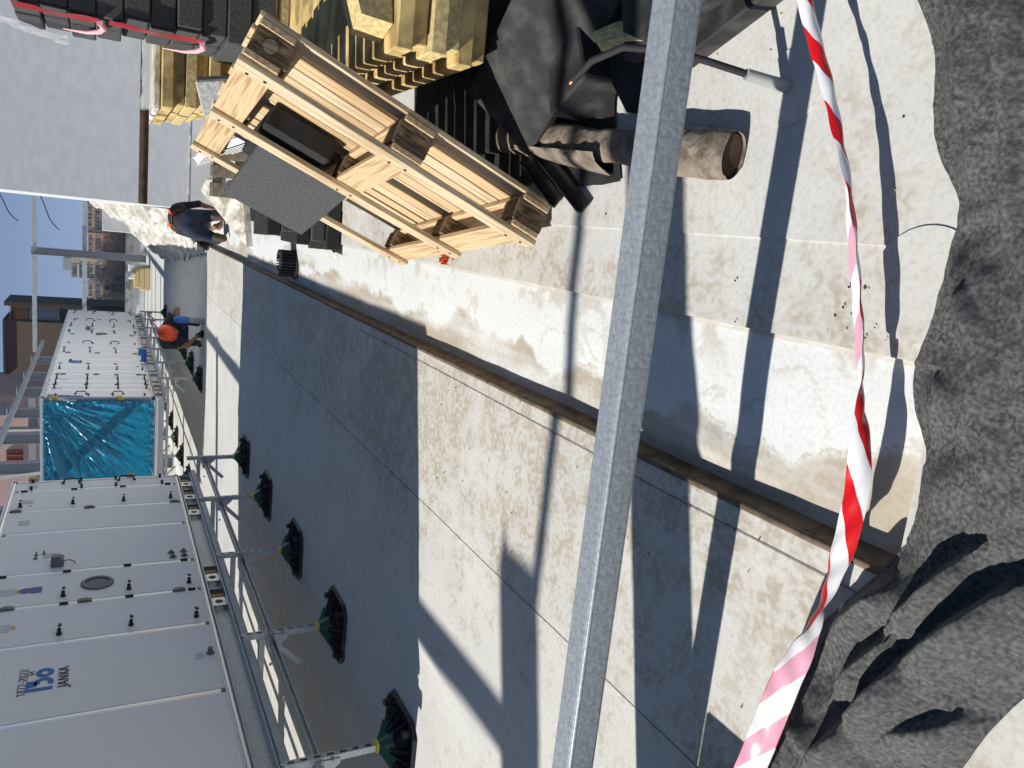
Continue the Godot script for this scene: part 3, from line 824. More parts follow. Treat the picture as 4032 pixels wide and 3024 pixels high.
# ---------- strut frames on plastic feet ----------
func foot_parts() -> Array:
	var b := MB.new()
	var h := 0.24; var c := 0.07
	var oct := func(r: float, cc: float, y: float) -> Array:
		return [Vector3(-r + cc, y, -r), Vector3(r - cc, y, -r), Vector3(r, y, -r + cc), Vector3(r, y, r - cc), Vector3(r - cc, y, r), Vector3(-r + cc, y, r), Vector3(-r, y, r - cc), Vector3(-r, y, -r + cc)]
	var base: Array = oct.call(h, c, 0.012); var up: Array = oct.call(h - 0.004, c, 0.026); var inn: Array = oct.call(h - 0.014, c - 0.004, 0.026); var fl: Array = oct.call(h - 0.016, c - 0.004, 0.014)
	var gr: Array = oct.call(h + 0.004, c, 0.0)
	for k in 8:
		var q := (k + 1) % 8
		for pr in [[gr, base], [base, up], [up, inn], [inn, fl]]:
			b.out_face2([pr[0][k], pr[0][q], pr[1][q], pr[1][k]], (pr[0][k] + pr[0][q]) * Vector3(1, 0, 1) + Vector3(0, 0.3, 0) if pr[0] != inn else Vector3.UP - (pr[0][k] + pr[0][q]) * Vector3(1, 0, 1))
	b.out_face2(fl.duplicate(), Vector3.UP)
	for k in 16:   # curved ribs
		var a := TAU * k / 16 + 0.1
		var r := 0.205 / maxf(absf(cos(a)), absf(sin(a))) * 0.98
		r = minf(r, 0.25)
		var d := Vector3(cos(a), 0, sin(a))
		var n := Vector3(-sin(a), 0, cos(a)) * 0.0035
		b.out_face2([d * 0.08 + n + Vector3(0, 0.014, 0), d * r + n + Vector3(0, 0.014, 0), d * r + n + Vector3(0, 0.028, 0), d * 0.08 + n + Vector3(0, 0.105, 0)], n)
		b.out_face2([d * 0.08 - n + Vector3(0, 0.014, 0), d * r - n + Vector3(0, 0.014, 0), d * r - n + Vector3(0, 0.028, 0), d * 0.08 - n + Vector3(0, 0.105, 0)], -n)
		b.out_face2([d * 0.08 + n + Vector3(0, 0.105, 0), d * r + n + Vector3(0, 0.028, 0), d * r - n + Vector3(0, 0.028, 0), d * 0.08 - n + Vector3(0, 0.105, 0)], Vector3.UP)
	for p in [[0.165, 0.165], [-0.165, 0.165], [0.165, -0.165], [-0.165, -0.165]]:
		b.cyl(Vector3(p[0], 0.012, p[1]), Vector3(p[0], 0.07, p[1]), 0.024, 0.022, 14)
	b.cyl(Vector3(0, 0.012, 0), Vector3(0, 0.09, 0), 0.14, 0.09, 16)
	var base_m := b.done()
	# green concave four-winged cone
	b = MB.new()
	var rows := []
	for i in 10:
		var u := i / 9.0
		var y := lerpf(0.15, 0.075, u)
		var r := 0.034 + 0.078 * pow(u, 1.3)
		var row := []
		for k in 32:
			var a := TAU * k / 32
			var sq := 1.0 / maxf(absf(cos(a)), absf(sin(a)))
			var rr := r * lerpf(1.0, sq, 0.75) * (1.0 - 0.22 * u * absf(sin(2.0 * a)) * 0.0)
			row.append(Vector3(cos(a) * rr, y - 0.02 * u * cos(4.0 * a), -sin(a) * rr))
		rows.append(row)
	b.sheet(rows, true)
	var cone := b.done()
	b = MB.new()
	b.box(Vector3(0, 0.155, 0), Vector3(0.066, 0.026, 0.066), 0.008)
	return [base_m, cone, b.done()]

func strut(l: float, slots := true) -> ArrayMesh:   # along y from 0 to l, slotted face to +x
	var b := MB.new()
	var s := 0.0206; var t := 0.0025
	b.box(Vector3(0, l / 2, s - t / 2), Vector3(0.041, l, t)); b.box(Vector3(0, l / 2, -s + t / 2), Vector3(0.041, l, t))
	b.box(Vector3(-s + t / 2, l / 2, 0), Vector3(t, l, 0.036))
	if slots:
		# slotted face: two side strips and bridges between the slots
		b.box(Vector3(s - t / 2, l / 2, 0.0135), Vector3(t, l, 0.009)); b.box(Vector3(s - t / 2, l / 2, -0.0135), Vector3(t, l, 0.009))
		var y := 0.01
		while y < l:
			b.box(Vector3(s - t / 2, y + 0.018, 0), Vector3(t, 0.036, 0.018)); y += 0.075
	else:
		b.box(Vector3(s - t / 2, l / 2, 0.0145), Vector3(t, l, 0.007)); b.box(Vector3(s - t / 2, l / 2, -0.0145), Vector3(t, l, 0.007))
	return b.done()

func build_frames() -> void:
	var foot := foot_parts()
	var post := strut(0.555)
	var beam := strut(2.42, false)
	var brace := MB.new()
	brace.box(Vector3.ZERO, Vector3(0.34, 0.04, 0.006), 0.001)
	var brace_m := brace.done()
	var gus := MB.new()
	gus.prism(PackedVector2Array([Vector2(0, 0.05), Vector2(0, -0.09), Vector2(-0.03, -0.09), Vector2(-0.13, 0.02), Vector2(-0.13, 0.05)]), 0.005)
	var gus_m := gus.done()
	var bolt := MB.new(); bolt.cyl(Vector3.ZERO, Vector3(0, 0, 0.012), 0.011, 0.011, 6)
	var bolt_m := bolt.done()
	var near := [-3.81, -5.27, -6.72, -8.19, -9.66]
	var far := [-14.95, -16.5, -18.05, -19.6, -21.15, -22.7, -24.3]
	var ord := ["first", "second", "third", "fourth", "fifth", "sixth", "seventh"]
	for set_ in 2:
		var zs: Array = near if set_ == 0 else far
		for i in zs.size():
			var fx := -3.03 if set_ == 0 else -3.14
			var o := thing("support_frame", "%s strut frame on green plastic feet under the %s unit, counted from the camera" % [ord[i], "nearer" if set_ == 0 else "farther"], "frame", "strut frames under the air handling units", at(fx, 0, zs[i]))
			for side in 2:
				var x := 0.0 if side == 0 else -2.45
				var ft := part(o, "foot", foot[0], M.black, at(x, 0, 0))
				part(ft, "cone", foot[1], M.green)
				part(ft, "collar", foot[2], M.yellow_clip)
				part(o, "leg", post, M.galvanised, at(x, 0.145, 0))
				# brace under the cross beam
				var sg := -1.0 if side == 0 else 1.0
				part(o, "brace", brace_m, M.galvanised, Transform3D(Basis(Vector3.BACK, sg * -0.78), Vector3(x + sg * 0.14, 0.40, 0.028)))
				part(o, "gusset", gus_m, M.galvanised, Transform3D(Basis.IDENTITY if side == 0 else Basis(Vector3.UP, PI), Vector3(x, 0.47, 0.024 if side == 0 else -0.024)))
				for q in [[0.0, 0.49], [0.0, 0.42], [sg * 0.09, 0.50], [sg * 0.23, 0.50]]: part(o, "bolt", bolt_m, M.steel, at(x + q[0], q[1], 0.03))
			part(o, "cross_beam", beam, M.galvanised, Transform3D(Basis(Vector3.BACK, PI / 2), Vector3(-0.01, 0.565, 0)))
	# long rails tying the frames
	for set_ in 2:
		var z0 := -3.5 if set_ == 0 else -14.2
		var z1 := -9.75 if set_ == 0 else -24.6
		var nm := "nearer" if set_ == 0 else "farther"
		var fx := -3.03 if set_ == 0 else -3.14
		var l := z0 - z1
		solo("tie_rail", "slim galvanised tie rail behind the front legs of the %s unit" % nm, "rail", "tie rails", strut(l, false), M.galvanised, Transform3D(Basis(Vector3.RIGHT, -PI / 2), Vector3(fx - 0.06, 0.49, z0)))
		solo("tie_rail", "slim galvanised tie rail along the back legs of the %s unit" % nm, "rail", "tie rails", strut(l, false), M.galvanised, Transform3D(Basis(Vector3.RIGHT, -PI / 2), Vector3(fx - 2.38, 0.49, z0)))
		var b := MB.new(); b.box(Vector3.ZERO, Vector3(0.06, 0.055, l + 0.2), 0.006)
		solo("bearing_beam", "dark steel beam carrying the front edge of the %s unit" % nm, "beam", "bearing beams", b.done(), M.steel, at(-3.27, 0.6135 if set_ == 0 else 0.645, (z0 + z1) / 2))
		solo("bearing_beam", "dark steel beam carrying the back edge of the %s unit" % nm, "beam", "bearing beams", b.done(), M.steel, at(-5.3, 0.6135 if set_ == 0 else 0.645, (z0 + z1) / 2))

# ---------- steel posts and rails of the screen ----------
func column_mesh(h: float, d := 0.28, w := 0.2) -> ArrayMesh:   # flanges face +-z
	var b := MB.new()
	for s in [-1.0, 1.0]: b.box(Vector3(0, h / 2, s * (d / 2 - 0.007)), Vector3(w, h, 0.014), 0.002)
	b.box(Vector3(0, h / 2, 0), Vector3(0.01, h, d - 0.028))
	b.box(Vector3(0, 0.012, 0), Vector3(w + 0.12, 0.024, d + 0.12), 0.003)
	return b.done()

func build_screen() -> void:
	var col := column_mesh(4.12)
	var zs := [-4.0, -6.6, -9.2, -11.75, -14.6, -17.7, -20.8, -23.4, -26.2, -29.1, -31.6, -34.7]
	var ord := ["first", "second", "third", "fourth", "fifth", "sixth", "seventh", "eighth", "ninth", "tenth", "eleventh", "twelfth"]
	for i in zs.size():
		var o := thing("steel_column", "grey steel I-section column behind the units, %s of the row from the near corner" % ord[i], "column", "steel columns behind the units", Transform3D(Basis(Vector3.UP, PI / 2), Vector3(-6.6, 0, zs[i])))
		part(o, "shaft", col, M.steel_dark)
		part(o, "end_plate", bmesh(Vector3(0.22, 0.02, 0.3), 0.003), M.steel, at(0, 4.13, 0))
		part(o, "bracket", bmesh(Vector3(0.16, 0.1, 0.14), 0.004), M.galvanised, at(0, 3.92, 0.16))
	var rb := MB.new(); rb.box(Vector3.ZERO, Vector3(0.1, 0.14, 36.4), 0.008)
	solo("screen_rail", "long grey steel rail along the tops of the columns behind the units", "rail", "", rb.done(), M.steel, at(-6.38, 3.93, -19.7))
	rb = MB.new(); rb.box(Vector3.ZERO, Vector3(0.06, 2.6, 0.06), 0.006)
	solo("diagonal_brace", "pale steel diagonal brace between two columns behind the far unit", "brace", "", rb.done(), M.aluminium, Transform3D(Basis(Vector3.RIGHT, 0.35), Vector3(-6.5, 2.9, -20.0)))
	# near end of the screen: tall posts out of the picture on the left, and the rail that crosses it
	solo("screen_post", "tall steel corner post of the screen, left of the picture", "column", "", column_mesh(4.9, 0.3, 0.24), M.steel, at(-6.6, 0, -1.38))
	solo("screen_post", "tall steel post carrying the foreground rail, left of the picture", "column", "", column_mesh(4.9, 0.26, 0.2), M.steel, at(-2.55, 0, -1.385))
	rb = MB.new(); rb.box(Vector3.ZERO, Vector3(9.4, 0.07, 0.06), 0.008)
	solo("screen_rail", "upper steel rail of the near end of the screen, above the picture", "rail", "", rb.done(), M.steel, at(-2.2, 4.72, -1.25))
	var g := MB.new()
	var sec := PackedVector2Array()
	var hw := 0.04; var r := 0.013
	for q in 4:
		var cx := (hw - r) * (1 if q in [0, 3] else -1); var cy := (hw - r) * (1 if q < 2 else -1)
		for k in 5:
			var a := PI / 2 * q + PI / 2 * k / 4.0
			sec.append(Vector2(cx + cos(a) * r, cy + sin(a) * r))
	var rows := []
	for i in 60:
		var x := lerpf(-2.5, 2.2, i / 59.0)
		var row := []
		for p in sec: row.append(Vector3(x, p.y, p.x))
		rows.append(row)
	g.sheet(rows, true)
	# rolled seam along the upper front edge
	g.tube([Vector3(-2.5, 0.033, 0.034), Vector3(2.2, 0.033, 0.034)], 0.0065, 8)
	solo("guard_rail", "mottled galvanised square steel rail crossing the foreground", "rail", "", g.done(), M.rail, Transform3D(Basis.IDENTITY, Vector3(0, 0.545, -1.385)))
	# far end of the screen
	solo("steel_column", "lone steel column at the far end of the roof, beside the yellow boards", "column", "", column_mesh(4.3, 0.3, 0.24), M.steel_dark, Transform3D(Basis(Vector3.UP, PI / 2), Vector3(-2.5, 0, -37.4)))
	for q in [[4.2, "upper"], [2.37, "lower"]]:
		var b := MB.new(); b.box(Vector3.ZERO, Vector3(10.4, 0.16, 0.12), 0.006)
		solo("screen_rail", "%s grey rail across the far end of the roof against the sky" % q[1], "rail", "rails at the far end", b.done(), M.steel, at(-1.6, q[0], -37.6))
		

# ---------- timber and insulation ----------
func build_pallet() -> void:
	# stands on its long edge and leans to the right: u up the skids, w along the ground, n out of the underside
	var w := Vector3(-0.129, 0, -0.992).normalized()
	var n := Vector3(-0.909, 0.40, 0.115); n = (n - w * n.dot(w)).normalized()
	var u := w.cross(n).normalized()
	if u.y < 0: u = -u
	var org := Vector3(-0.012, 0.078, -2.70)
	var P := func(s: float, t: float, d: float) -> Vector3: return org + u * s + w * t - n * d
	var o := thing("pallet", "large new pine pallet tipped on its edge, showing its underside", "pallet", "", Transform3D(Basis.IDENTITY, Vector3.ZERO))
	var L := 1.25; var W := 1.56
	var skid := bmesh(Vector3(L, 0.024, 0.095), 0.003)
	var cross := bmesh(Vector3(W, 0.024, 0.125), 0.003)
	var deck := bmesh(Vector3(L, 0.022, 0.094), 0.003)
	var block := bmesh(Vector3(0.14, 0.09, 0.125), 0.004)
	var nail := MB.new(); nail.cyl(Vector3.ZERO, Vector3(0, 0.003, 0), 0.006, 0.006, 8)
	var nail_m := nail.done()
	var rv := RandomNumberGenerator.new(); rv.seed = 5
	var put := func(called: String, m: Mesh, mm: Material, s: float, t: float, d: float, along: Vector3, wob := 0.004) -> Node:
		var xf := aim(P.call(s, t, d) + u * rv.randf_range(-wob, wob) + w * rv.randf_range(-wob, wob), along, n)
		return part(o, called, m, mm, xf)
	for t in [0.05, 0.78, 1.51]: put.call("skid", skid, M.pine_pale, L / 2, t, 0.012, u)
	for s in [0.07, 0.62, 1.18]: put.call("bottom_board", cross, M.pine, s, W / 2, 0.037, w)
	for s in [0.075, 0.62, 1.175]:
		for t in [0.065, 0.78, 1.495]:
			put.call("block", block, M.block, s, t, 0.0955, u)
			for q in [-0.03, 0.03]: part(o, "nail", nail_m, M.black, aim(P.call(s + q, t + q * 0.4, 0.0) + n * 0.001, u, n))
	for s in [0.07, 0.62, 1.18]: put.call("stringer_board", cross, M.pine, s, W / 2, 0.154, w)
	var k := 0
	for t in [0.052, 0.19, 0.302, 0.415, 0.55, 0.665, 0.78, 0.905, 1.02, 1.135, 1.265, 1.385, 1.507]:
		put.call("deck_board", deck, [M.pine_pale, M.pine][k % 2], L / 2, t, 0.179, u, 0.008)
		k += 1
	# dark knots on the blocks' cut ends
	var kn := MB.new(); kn.cyl(Vector3.ZERO, Vector3(0, 0, 0.002), 0.024, 0.024, 18)
	part(o, "knot", kn.done(), M.old_wood, Transform3D(aim(Vector3.ZERO, u, n).basis, P.call(1.18, 0.0015, 0.095)))
	# graphite boards caught in the pallet
	var pb := aim(Vector3.ZERO, (P.call(1.0, 1.6, 0) - P.call(1.06, 0.78, 0.05)).normalized(), n)
	solo("insulation_board", "dark grey insulation board lying in the tipped pallet under its middle skid", "board", "", bmesh(Vector3(0.72, 0.045, 0.44), 0.006), M.foam_dark, aim(P.call(0.80, 1.20, 0.036) + n * 0.07, P.call(0.80, 1.6, -0.085) - P.call(0.80, 0.8, 0.07), n))
	solo("insulation_board", "black rough-edged board wedged deep inside the tipped pallet", "board", "", bmesh(Vector3(0.62, 0.1, 0.30), 0.01), M.foam_black, aim(P.call(0.90, 0.98, 0.10), w, n))

func boards(called: String, label: String, group: String, list: Array) -> void:
	# each entry: centre, size, yaw, material
	for i in list.size():
		var e: Array = list[i]
		var o := thing(called, label % e[4] if "%s" in label else e[4], "board", group, Transform3D(Basis(Vector3.UP, e[2]), e[0]))
		part(o, "slab", bmesh(e[1], 0.006), M[e[3]])

func yellow_board(label: String, group: String, ce: Vector3, s: Vector3, yaw: float, m: Material) -> void:
	# a board with a rebated edge (step halfway up its thickness)
	var b := MB.new()
	b.box(Vector3(0, s.y * 0.25, 0), Vector3(s.x, s.y * 0.5, s.z), 0.005)
	b.box(Vector3(0.015, -s.y * 0.25, -0.015), Vector3(s.x - 0.03, s.y * 0.5 + 0.001, s.z - 0.03), 0.005)
	solo("insulation_board", label, "board", group, b.done(), m, Transform3D(Basis(Vector3.UP, yaw), ce))

func build_stacks() -> void:
	var rv := RandomNumberGenerator.new(); rv.seed = 11
	var nth := ["lowest", "second lowest", "third lowest", "fourth lowest", "fifth lowest", "sixth lowest", "seventh lowest", "eighth lowest", "ninth lowest", "topmost"]
	# tall dark stack with red bands, upper right
	var y := 0.80
	for i in 10:
		var half := i % 2
		var jx := rv.randf_range(-0.02, 0.02); var jz := rv.randf_range(-0.015, 0.015)
		var o := thing("insulation_board", "graphite insulation board, %s in the tall dark stack with red bands" % nth[i], "board", "boards of the tall dark stack", Transform3D(Basis(Vector3.UP, rv.randf_range(-0.02, 0.02)), Vector3(1.47 + jx, y + 0.06, -4.83 + jz)))
		part(o, "slab", bmesh(Vector3(1.2, 0.116, 0.31), 0.006), M.foam_dark, at(0, 0, 0.158))
		part(o, "slab", bmesh(Vector3(1.2, 0.116, 0.31), 0.006), M.foam_dark, at(rv.randf_range(-0.015, 0.015), 0, -0.158))
		y += 0.121
	for q in [[1.63, 1.99, "upper"], [1.16, 1.59, "lower"]]:
		var o := thing("red_band", "glossy red packing band on the %s half of the tall dark stack" % q[2], "band", "red packing bands", at(0.86, q[0], -4.52))
		var b := MB.new()
		var rows := []
		for i in 14:
			var t := i / 13.0
			var yy := lerpf(0, q[1] - q[0], t)
			rows.append([Vector3(-0.02 + 0.006 * sin(t * 9.0), yy, 0.02), Vector3(-0.022 + 0.005 * sin(t * 7.0), yy, -0.015), Vector3(-0.024, yy, -0.06 - 0.01 * sin(t * 5.0))])
		b.sheet(rows)
		part(o, "strip", b.done(), M.red_band)
		b = MB.new()
		b.tube([Vector3(-0.026, 0.0, -0.02), Vector3(-0.03, -0.02, -0.12), Vector3(-0.03, 0.0, -0.24), Vector3(-0.03, 0.06, -0.33), Vector3(-0.028, 0.17, -0.36)], [0.016, 0.016, 0.014, 0.01, 0.004], 6)
		part(o, "loose_end", b.done(), M.pink_band)
	# clear wrap bulging over the stack's top
	var wb := MB.new(); var rows := []
	for i in 10:
		var row := []
		for k in 7:
			var a := lerpf(-0.3, 2.0, k / 13.0)
			row.append(Vector3(0.84 - 0.05 * sin(a) + 0.02 * gn.get_noise_2d(i * 2.0, k * 2.0), 2.02 + 0.02 - 0.05 * k + 0.06 * cos(a), -4.95 - 0.03 * i))
		rows.append(row)
	wb.sheet(rows)
	solo("plastic_wrap", "torn clear plastic wrap hanging over the far corner of the tall dark stack", "wrap", "", wb.done(), M.wrap)
	# yellow stack under and before the dark one, reaching towards the camera
	y = 0.36
	var lab := ["lowest", "middle", "topmost"]
	for i in 3:
		var l := 1.75 + 0.05 * i
		yellow_board("yellow insulation board, %s in the stack behind the tipped pallet" % lab[i], "yellow boards behind the pallet", Vector3(1.21 + rv.randf_range(-0.02, 0.02), y + 0.061, -2.66 - l / 2 - (0.05 if i == 0 else 0.0)), Vector3(1.2, 0.12, l), rv.randf_range(-0.02, 0.02), M.foam_yellow if i % 2 else M.foam_yellow_b)
		y += 0.123
	solo("board_support", "black boards in the dark carrying the yellow stack behind the pallet", "board", "", bmesh(Vector3(0.95, 0.34, 1.6), 0.006), M.foam_black, at(1.3, 0.188, -3.75))
	# broken yellow piece and its torn film on the near end
	var ch := MB.new()
	ch.prism(PackedVector2Array([Vector2(-0.1, 0), Vector2(0.1, 0.0), Vector2(0.11, 0.1), Vector2(0.03, 0.14), Vector2(-0.09, 0.11)]), 0.14, Transform3D(Basis.IDENTITY, Vector3(0, 0, -0.07)))
	solo("foam_chunk", "broken yellow foam chunk with torn edges on the near end of the yellow stack", "foam", "", ch.done(), M.foam_yellow, Transform3D(Basis(Vector3.UP, 0.3), Vector3(0.76, 0.732, -2.80)))
	# farther yellow stack with lit rebated ends
	y = 0.12
	var ends := [0.62, 0.56, 0.60, 0.54, 0.66, 0.50, 0.63, 0.58, 0.56]
	var lb2 := ["lowest", "second", "third", "fourth", "fifth", "sixth", "seventh", "eighth", "topmost"]
	for i in 9:
		yellow_board("yellow rebated insulation board, %s in the stack before the grey wall" % lb2[i], "yellow boards before the grey wall", Vector3(ends[i] + 0.75, y + 0.065, -5.86 + rv.randf_range(-0.02, 0.02)), Vector3(1.5, 0.128, 1.15), rv.randf_range(-0.015, 0.015), M.foam_yellow if i % 2 else M.foam_yellow_b)
		y += 0.132
	var tp := MB.new(); tp.box(Vector3.ZERO, Vector3(1.9, 0.1, 1.3), 0.004)
	solo("timber_platform", "plain timber platform under the farther yellow boards", "pallet", "", tp.done(), M.old_wood, at(1.4, 0.06, -5.86))
	solo("foam_sheet", "white foam sheet laid on top of the farther yellow stack", "board", "", bmesh(Vector3(1.4, 0.035, 1.1), 0.006), M.foam_white, at(1.25, y + 0.02, -5.9))
	var pp := MB.new()
	pp.tube([Vector3(-0.02, y + 0.072, -5.75), Vector3(2.2, y + 0.072, -5.60)], 0.028, 14)
	solo("rusty_pipe", "rusty brown steel pipe lying across the farther yellow stack", "pipe", "", pp.done(), M.rust)
	var wr := MB.new(); rows = []
	for i in 12:
		var row := []
		for k in 8: row.append(Vector3(0.55 + 0.5 * i / 11.0 + 0.02 * gn.get_noise_2d(i * 2.0, k * 2.0), y + 0.04 + 0.06 * sin(k * 0.45) + 0.02 * gn.get_noise_2d(i * 3.0, k * 3.0), -5.32 - 0.03 * k))
		rows.append(row)
	wr.sheet(rows)
	solo("plastic_wrap", "crumpled clear wrap under the rusty pipe on the farther yellow stack", "wrap", "", wr.done(), M.wrap)
	solo("concrete_block", "small pale concrete block tilted against the farther yellow stack", "block", "", bmesh(Vector3(0.21, 0.23, 0.09), 0.01), M.concrete, Transform3D(Basis(Vector3.UP, -0.45) * Basis(Vector3.RIGHT, -0.2) * Basis(Vector3.BACK, 0.3), Vector3(0.66, 1.0, -5.08)))
	solo("wood_offcut", "pale wooden offcut under the tilted concrete block", "wood", "", bmesh(Vector3(0.16, 0.8, 0.1), 0.008), M.pine_pale, Transform3D(Basis(Vector3.RIGHT, -0.04), Vector3(0.70, 0.43, -5.1)))
	# dark boards stacked by the channel
	y = 0.012
	var bl := ["lowest", "second", "third", "fourth", "topmost"]
	var off := [-0.23, -0.17, -0.20, -0.12, -0.16]
	for i in 5:
		solo("insulation_board", "black insulation board, %s in the low stack beside the roof channel" % bl[i], "board", "black boards beside the channel", bmesh(Vector3(1.0, 0.1, 0.6), 0.006), M.foam_dark if i in [1, 3] else M.foam_black, Transform3D(Basis(Vector3.UP, rv.randf_range(-0.06, 0.06)), Vector3(off[i] + 0.5, y + 0.052, -6.18 - 0.03 * i)))
		y += 0.105
	for q in [[-0.12, -6.95, 0.19, "taller"], [-0.2, -7.7, 0.10, "flatter"]]:
		solo("insulation_board", "%s charcoal board lying behind the low black stack" % q[3], "board", "", bmesh(Vector3(0.9, q[2], 0.55), 0.006), M.foam_dark, at(q[0] + 0.45, q[2] / 2 + 0.01, q[1]))
	var sheetb := MB.new(); rows = []
	for i in 10:
		var row := []
		for k in 6: row.append(Vector3(-0.28 + 0.09 * k, 0.12 - 0.0012 * pow(9 - i, 2.0) - 0.1 * sstep(0.25, 0.0, k / 5.0) + 0.01 * sin(i * 1.3), -6.5 + 0.07 * i))
		rows.append(row)
	sheetb.sheet(rows)
	solo("plastic_sheet", "white plastic sheet poking out between the low black boards", "sheet", "", sheetb.done(), M.white_sheet)
	# off-white wedge of foam
	var tri := MB.new()
	tri.prism(PackedVector2Array([Vector2(0, 0), Vector2(0.62, 0.10), Vector2(0.66, 0.62), Vector2(0.5, 0.7)]), 0.10)
	solo("foam_wedge", "off-white triangular foam slab propped beside the kneeling worker", "foam", "", tri.done(), M.foam_white, aim(Vector3(-0.38, 0.105, -9.22), Vector3(0.95, 0.02, 0.15), Vector3(0.1, 0.62, -0.75)))
	solo("foam_rest", "grey foam block under the off-white slab", "foam", "", bmesh(Vector3(0.45, 0.3, 0.3), 0.01), M.foam_dark, at(0.12, 0.16, -9.85))
	# weathered pallet on edge with a white bucket in it
	var o := thing("old_pallet", "weathered grey pallet standing on end beside the white foam slab", "pallet", "", at(0.33, 0, -9.05))
	for q in [[-0.13, 0.15], [0.07, 0.12], [0.27, 0.13]]:
		part(o, "plank", bmesh(Vector3(q[1], 0.58, 0.024), 0.003), M.old_wood, at(q[0], 0.3, 0.0))
		part(o, "back_plank", bmesh(Vector3(q[1], 0.58, 0.022), 0.003), M.old_wood, at(q[0], 0.3, -0.142))
		for hy in [0.07, 0.30, 0.53]: part(o, "block", bmesh(Vector3(0.1, 0.1, 0.08), 0.004), M.old_wood, at(q[0], hy, -0.077))
	for hy in [0.07, 0.30, 0.53]: part(o, "cross_board", bmesh(Vector3(0.55, 0.1, 0.022), 0.003), M.old_wood, at(0.07, hy, -0.024))
	var bk := MB.new(); bk.lathe([Vector2(0.001, 0), Vector2(0.09, 0), Vector2(0.11, 0.24), Vector2(0.1, 0.25), Vector2(0.085, 0.03)], 20)
	solo("bucket", "white plastic bucket behind the weathered pallet", "bucket", "", bk.done(), M.pvc, at(0.48, 0.01, -9.5))
	for k in 5:
		var tb := MB.new()
		var hh := 0.04
		tb.box(Vector3(0, 0, 0), Vector3(1.05, 0.004, 0.09)); tb.box(Vector3(0, hh / 2, 0.043), Vector3(1.05, hh, 0.004)); tb.box(Vector3(0, hh / 2, -0.043), Vector3(1.05, hh, 0.004))
		solo("plastic_trunking", "pale grey length of plastic trunking, %s in the leaning bundle" % ["first", "second", "third", "fourth", "last"][k], "trunking", "leaning trunking", tb.done(), M.pvc, aim(Vector3(0.74 - 0.02 * k, 0.33 + 0.012 * k, -8.75 - 0.07 * k), Vector3(0.25, -0.52, 0.55), Vector3(-0.5, 0.5, 0.6)))
	solo("trunking_rest", "dark board under the leaning plastic trunking", "board", "", bmesh(Vector3(0.5, 0.2, 0.5), 0.008), M.foam_black, at(1.0, 0.11, -8.2))
	# dark sheets thrown down on the right
	var q := aim(Vector3(0.70, 0.20, -2.60), Vector3(0.52, 0.02, 0.62), Vector3(-0.35, 0.8, 0.45))
	solo("insulation_board", "big dusty dark board leaning at an angle between the pallet and the rail", "board", "", bmesh(Vector3(0.74, 0.055, 0.36), 0.005), M.dusty_black, q)
	solo("insulation_board", "dark square offcut lying on the floor by the brown roll", "board", "", bmesh(Vector3(0.2, 0.17, 0.24), 0.008), M.dusty_black, Transform3D(Basis(Vector3.UP, 0.5), Vector3(0.60, 0.095, -2.46)))
	solo("insulation_board", "black board on the floor under the leaning dusty board", "board", "", bmesh(Vector3(0.7, 0.08, 0.5), 0.006), M.foam_black, Transform3D(Basis(Vector3.UP, 0.2), Vector3(0.95, 0.055, -2.62)))
	solo("insulation_board", "black board lying in the dark behind the tipped pallet", "board", "", bmesh(Vector3(0.6, 0.06, 0.7), 0.006), M.foam_black, at(0.68, 0.04, -3.3))
	var scr := MB.new()
	scr.prism(PackedVector2Array([Vector2(-0.16, -0.03), Vector2(-0.05, -0.055), Vector2(0.09, -0.04), Vector2(0.17, 0.0), Vector2(0.11, 0.05), Vector2(0.02, 0.035), Vector2(-0.09, 0.06), Vector2(-0.15, 0.03)]), 0.035)
	solo("foam_scrap", "torn yellow foam scrap leaning beside the rail", "foam", "", scr.done(), M.foam_yellow, Transform3D(Basis(Vector3.UP, 1.2) * Basis(Vector3.RIGHT, -0.9) * Basis(Vector3.BACK, 0.4), Vector3(0.66, 0.14, -2.10)))
	for e in [[Vector3(1.02, 0.045, -1.98), Vector3(0.85, 0.07, 0.62), 0.36, "dusty_black", "large flat charcoal board beside the rail with a dusty top"], [Vector3(1.0, 0.15, -1.96), Vector3(0.72, 0.06, 0.50), 0.30, "dusty_black", "smaller charcoal board lying on the large flat one"], [Vector3(0.74, 0.04, -2.28), Vector3(0.5, 0.06, 0.3), 0.8, "foam_black", "black offcut poking out behind the large flat board"]]:
		solo("insulation_board", e[4], "board", "", bmesh(e[1], 0.006), M[e[3]], Transform3D(Basis(Vector3.UP, e[2]), e[0]))
	var bs := MB.new(); rows = []
	for i in 40:
		var row := []
		for k in 40:
			var x := lerpf(0.24, 2.0, i / 39.0); var zz := lerpf(-4.4, -2.3, k / 39.0) + 0.05 * sin(x * 9.0) * sstep(0.8, 1.0, k / 39.0)
			row.append(Vector3(x + 0.04 * gn.get_noise_1d(zz * 5.0) * sstep(0.2, 0.0, i / 39.0), 0.016 + 0.03 * maxf(0.0, gn.get_noise_2d(x * 4.0, zz * 4.0)), zz))
		rows.append(row)
	rows.reverse()
	bs.sheet(rows)
	solo("black_membrane", "rumpled black membrane on the floor in the dark behind the tipped pallet", "membrane", "", bs.done(), M.foam_black)
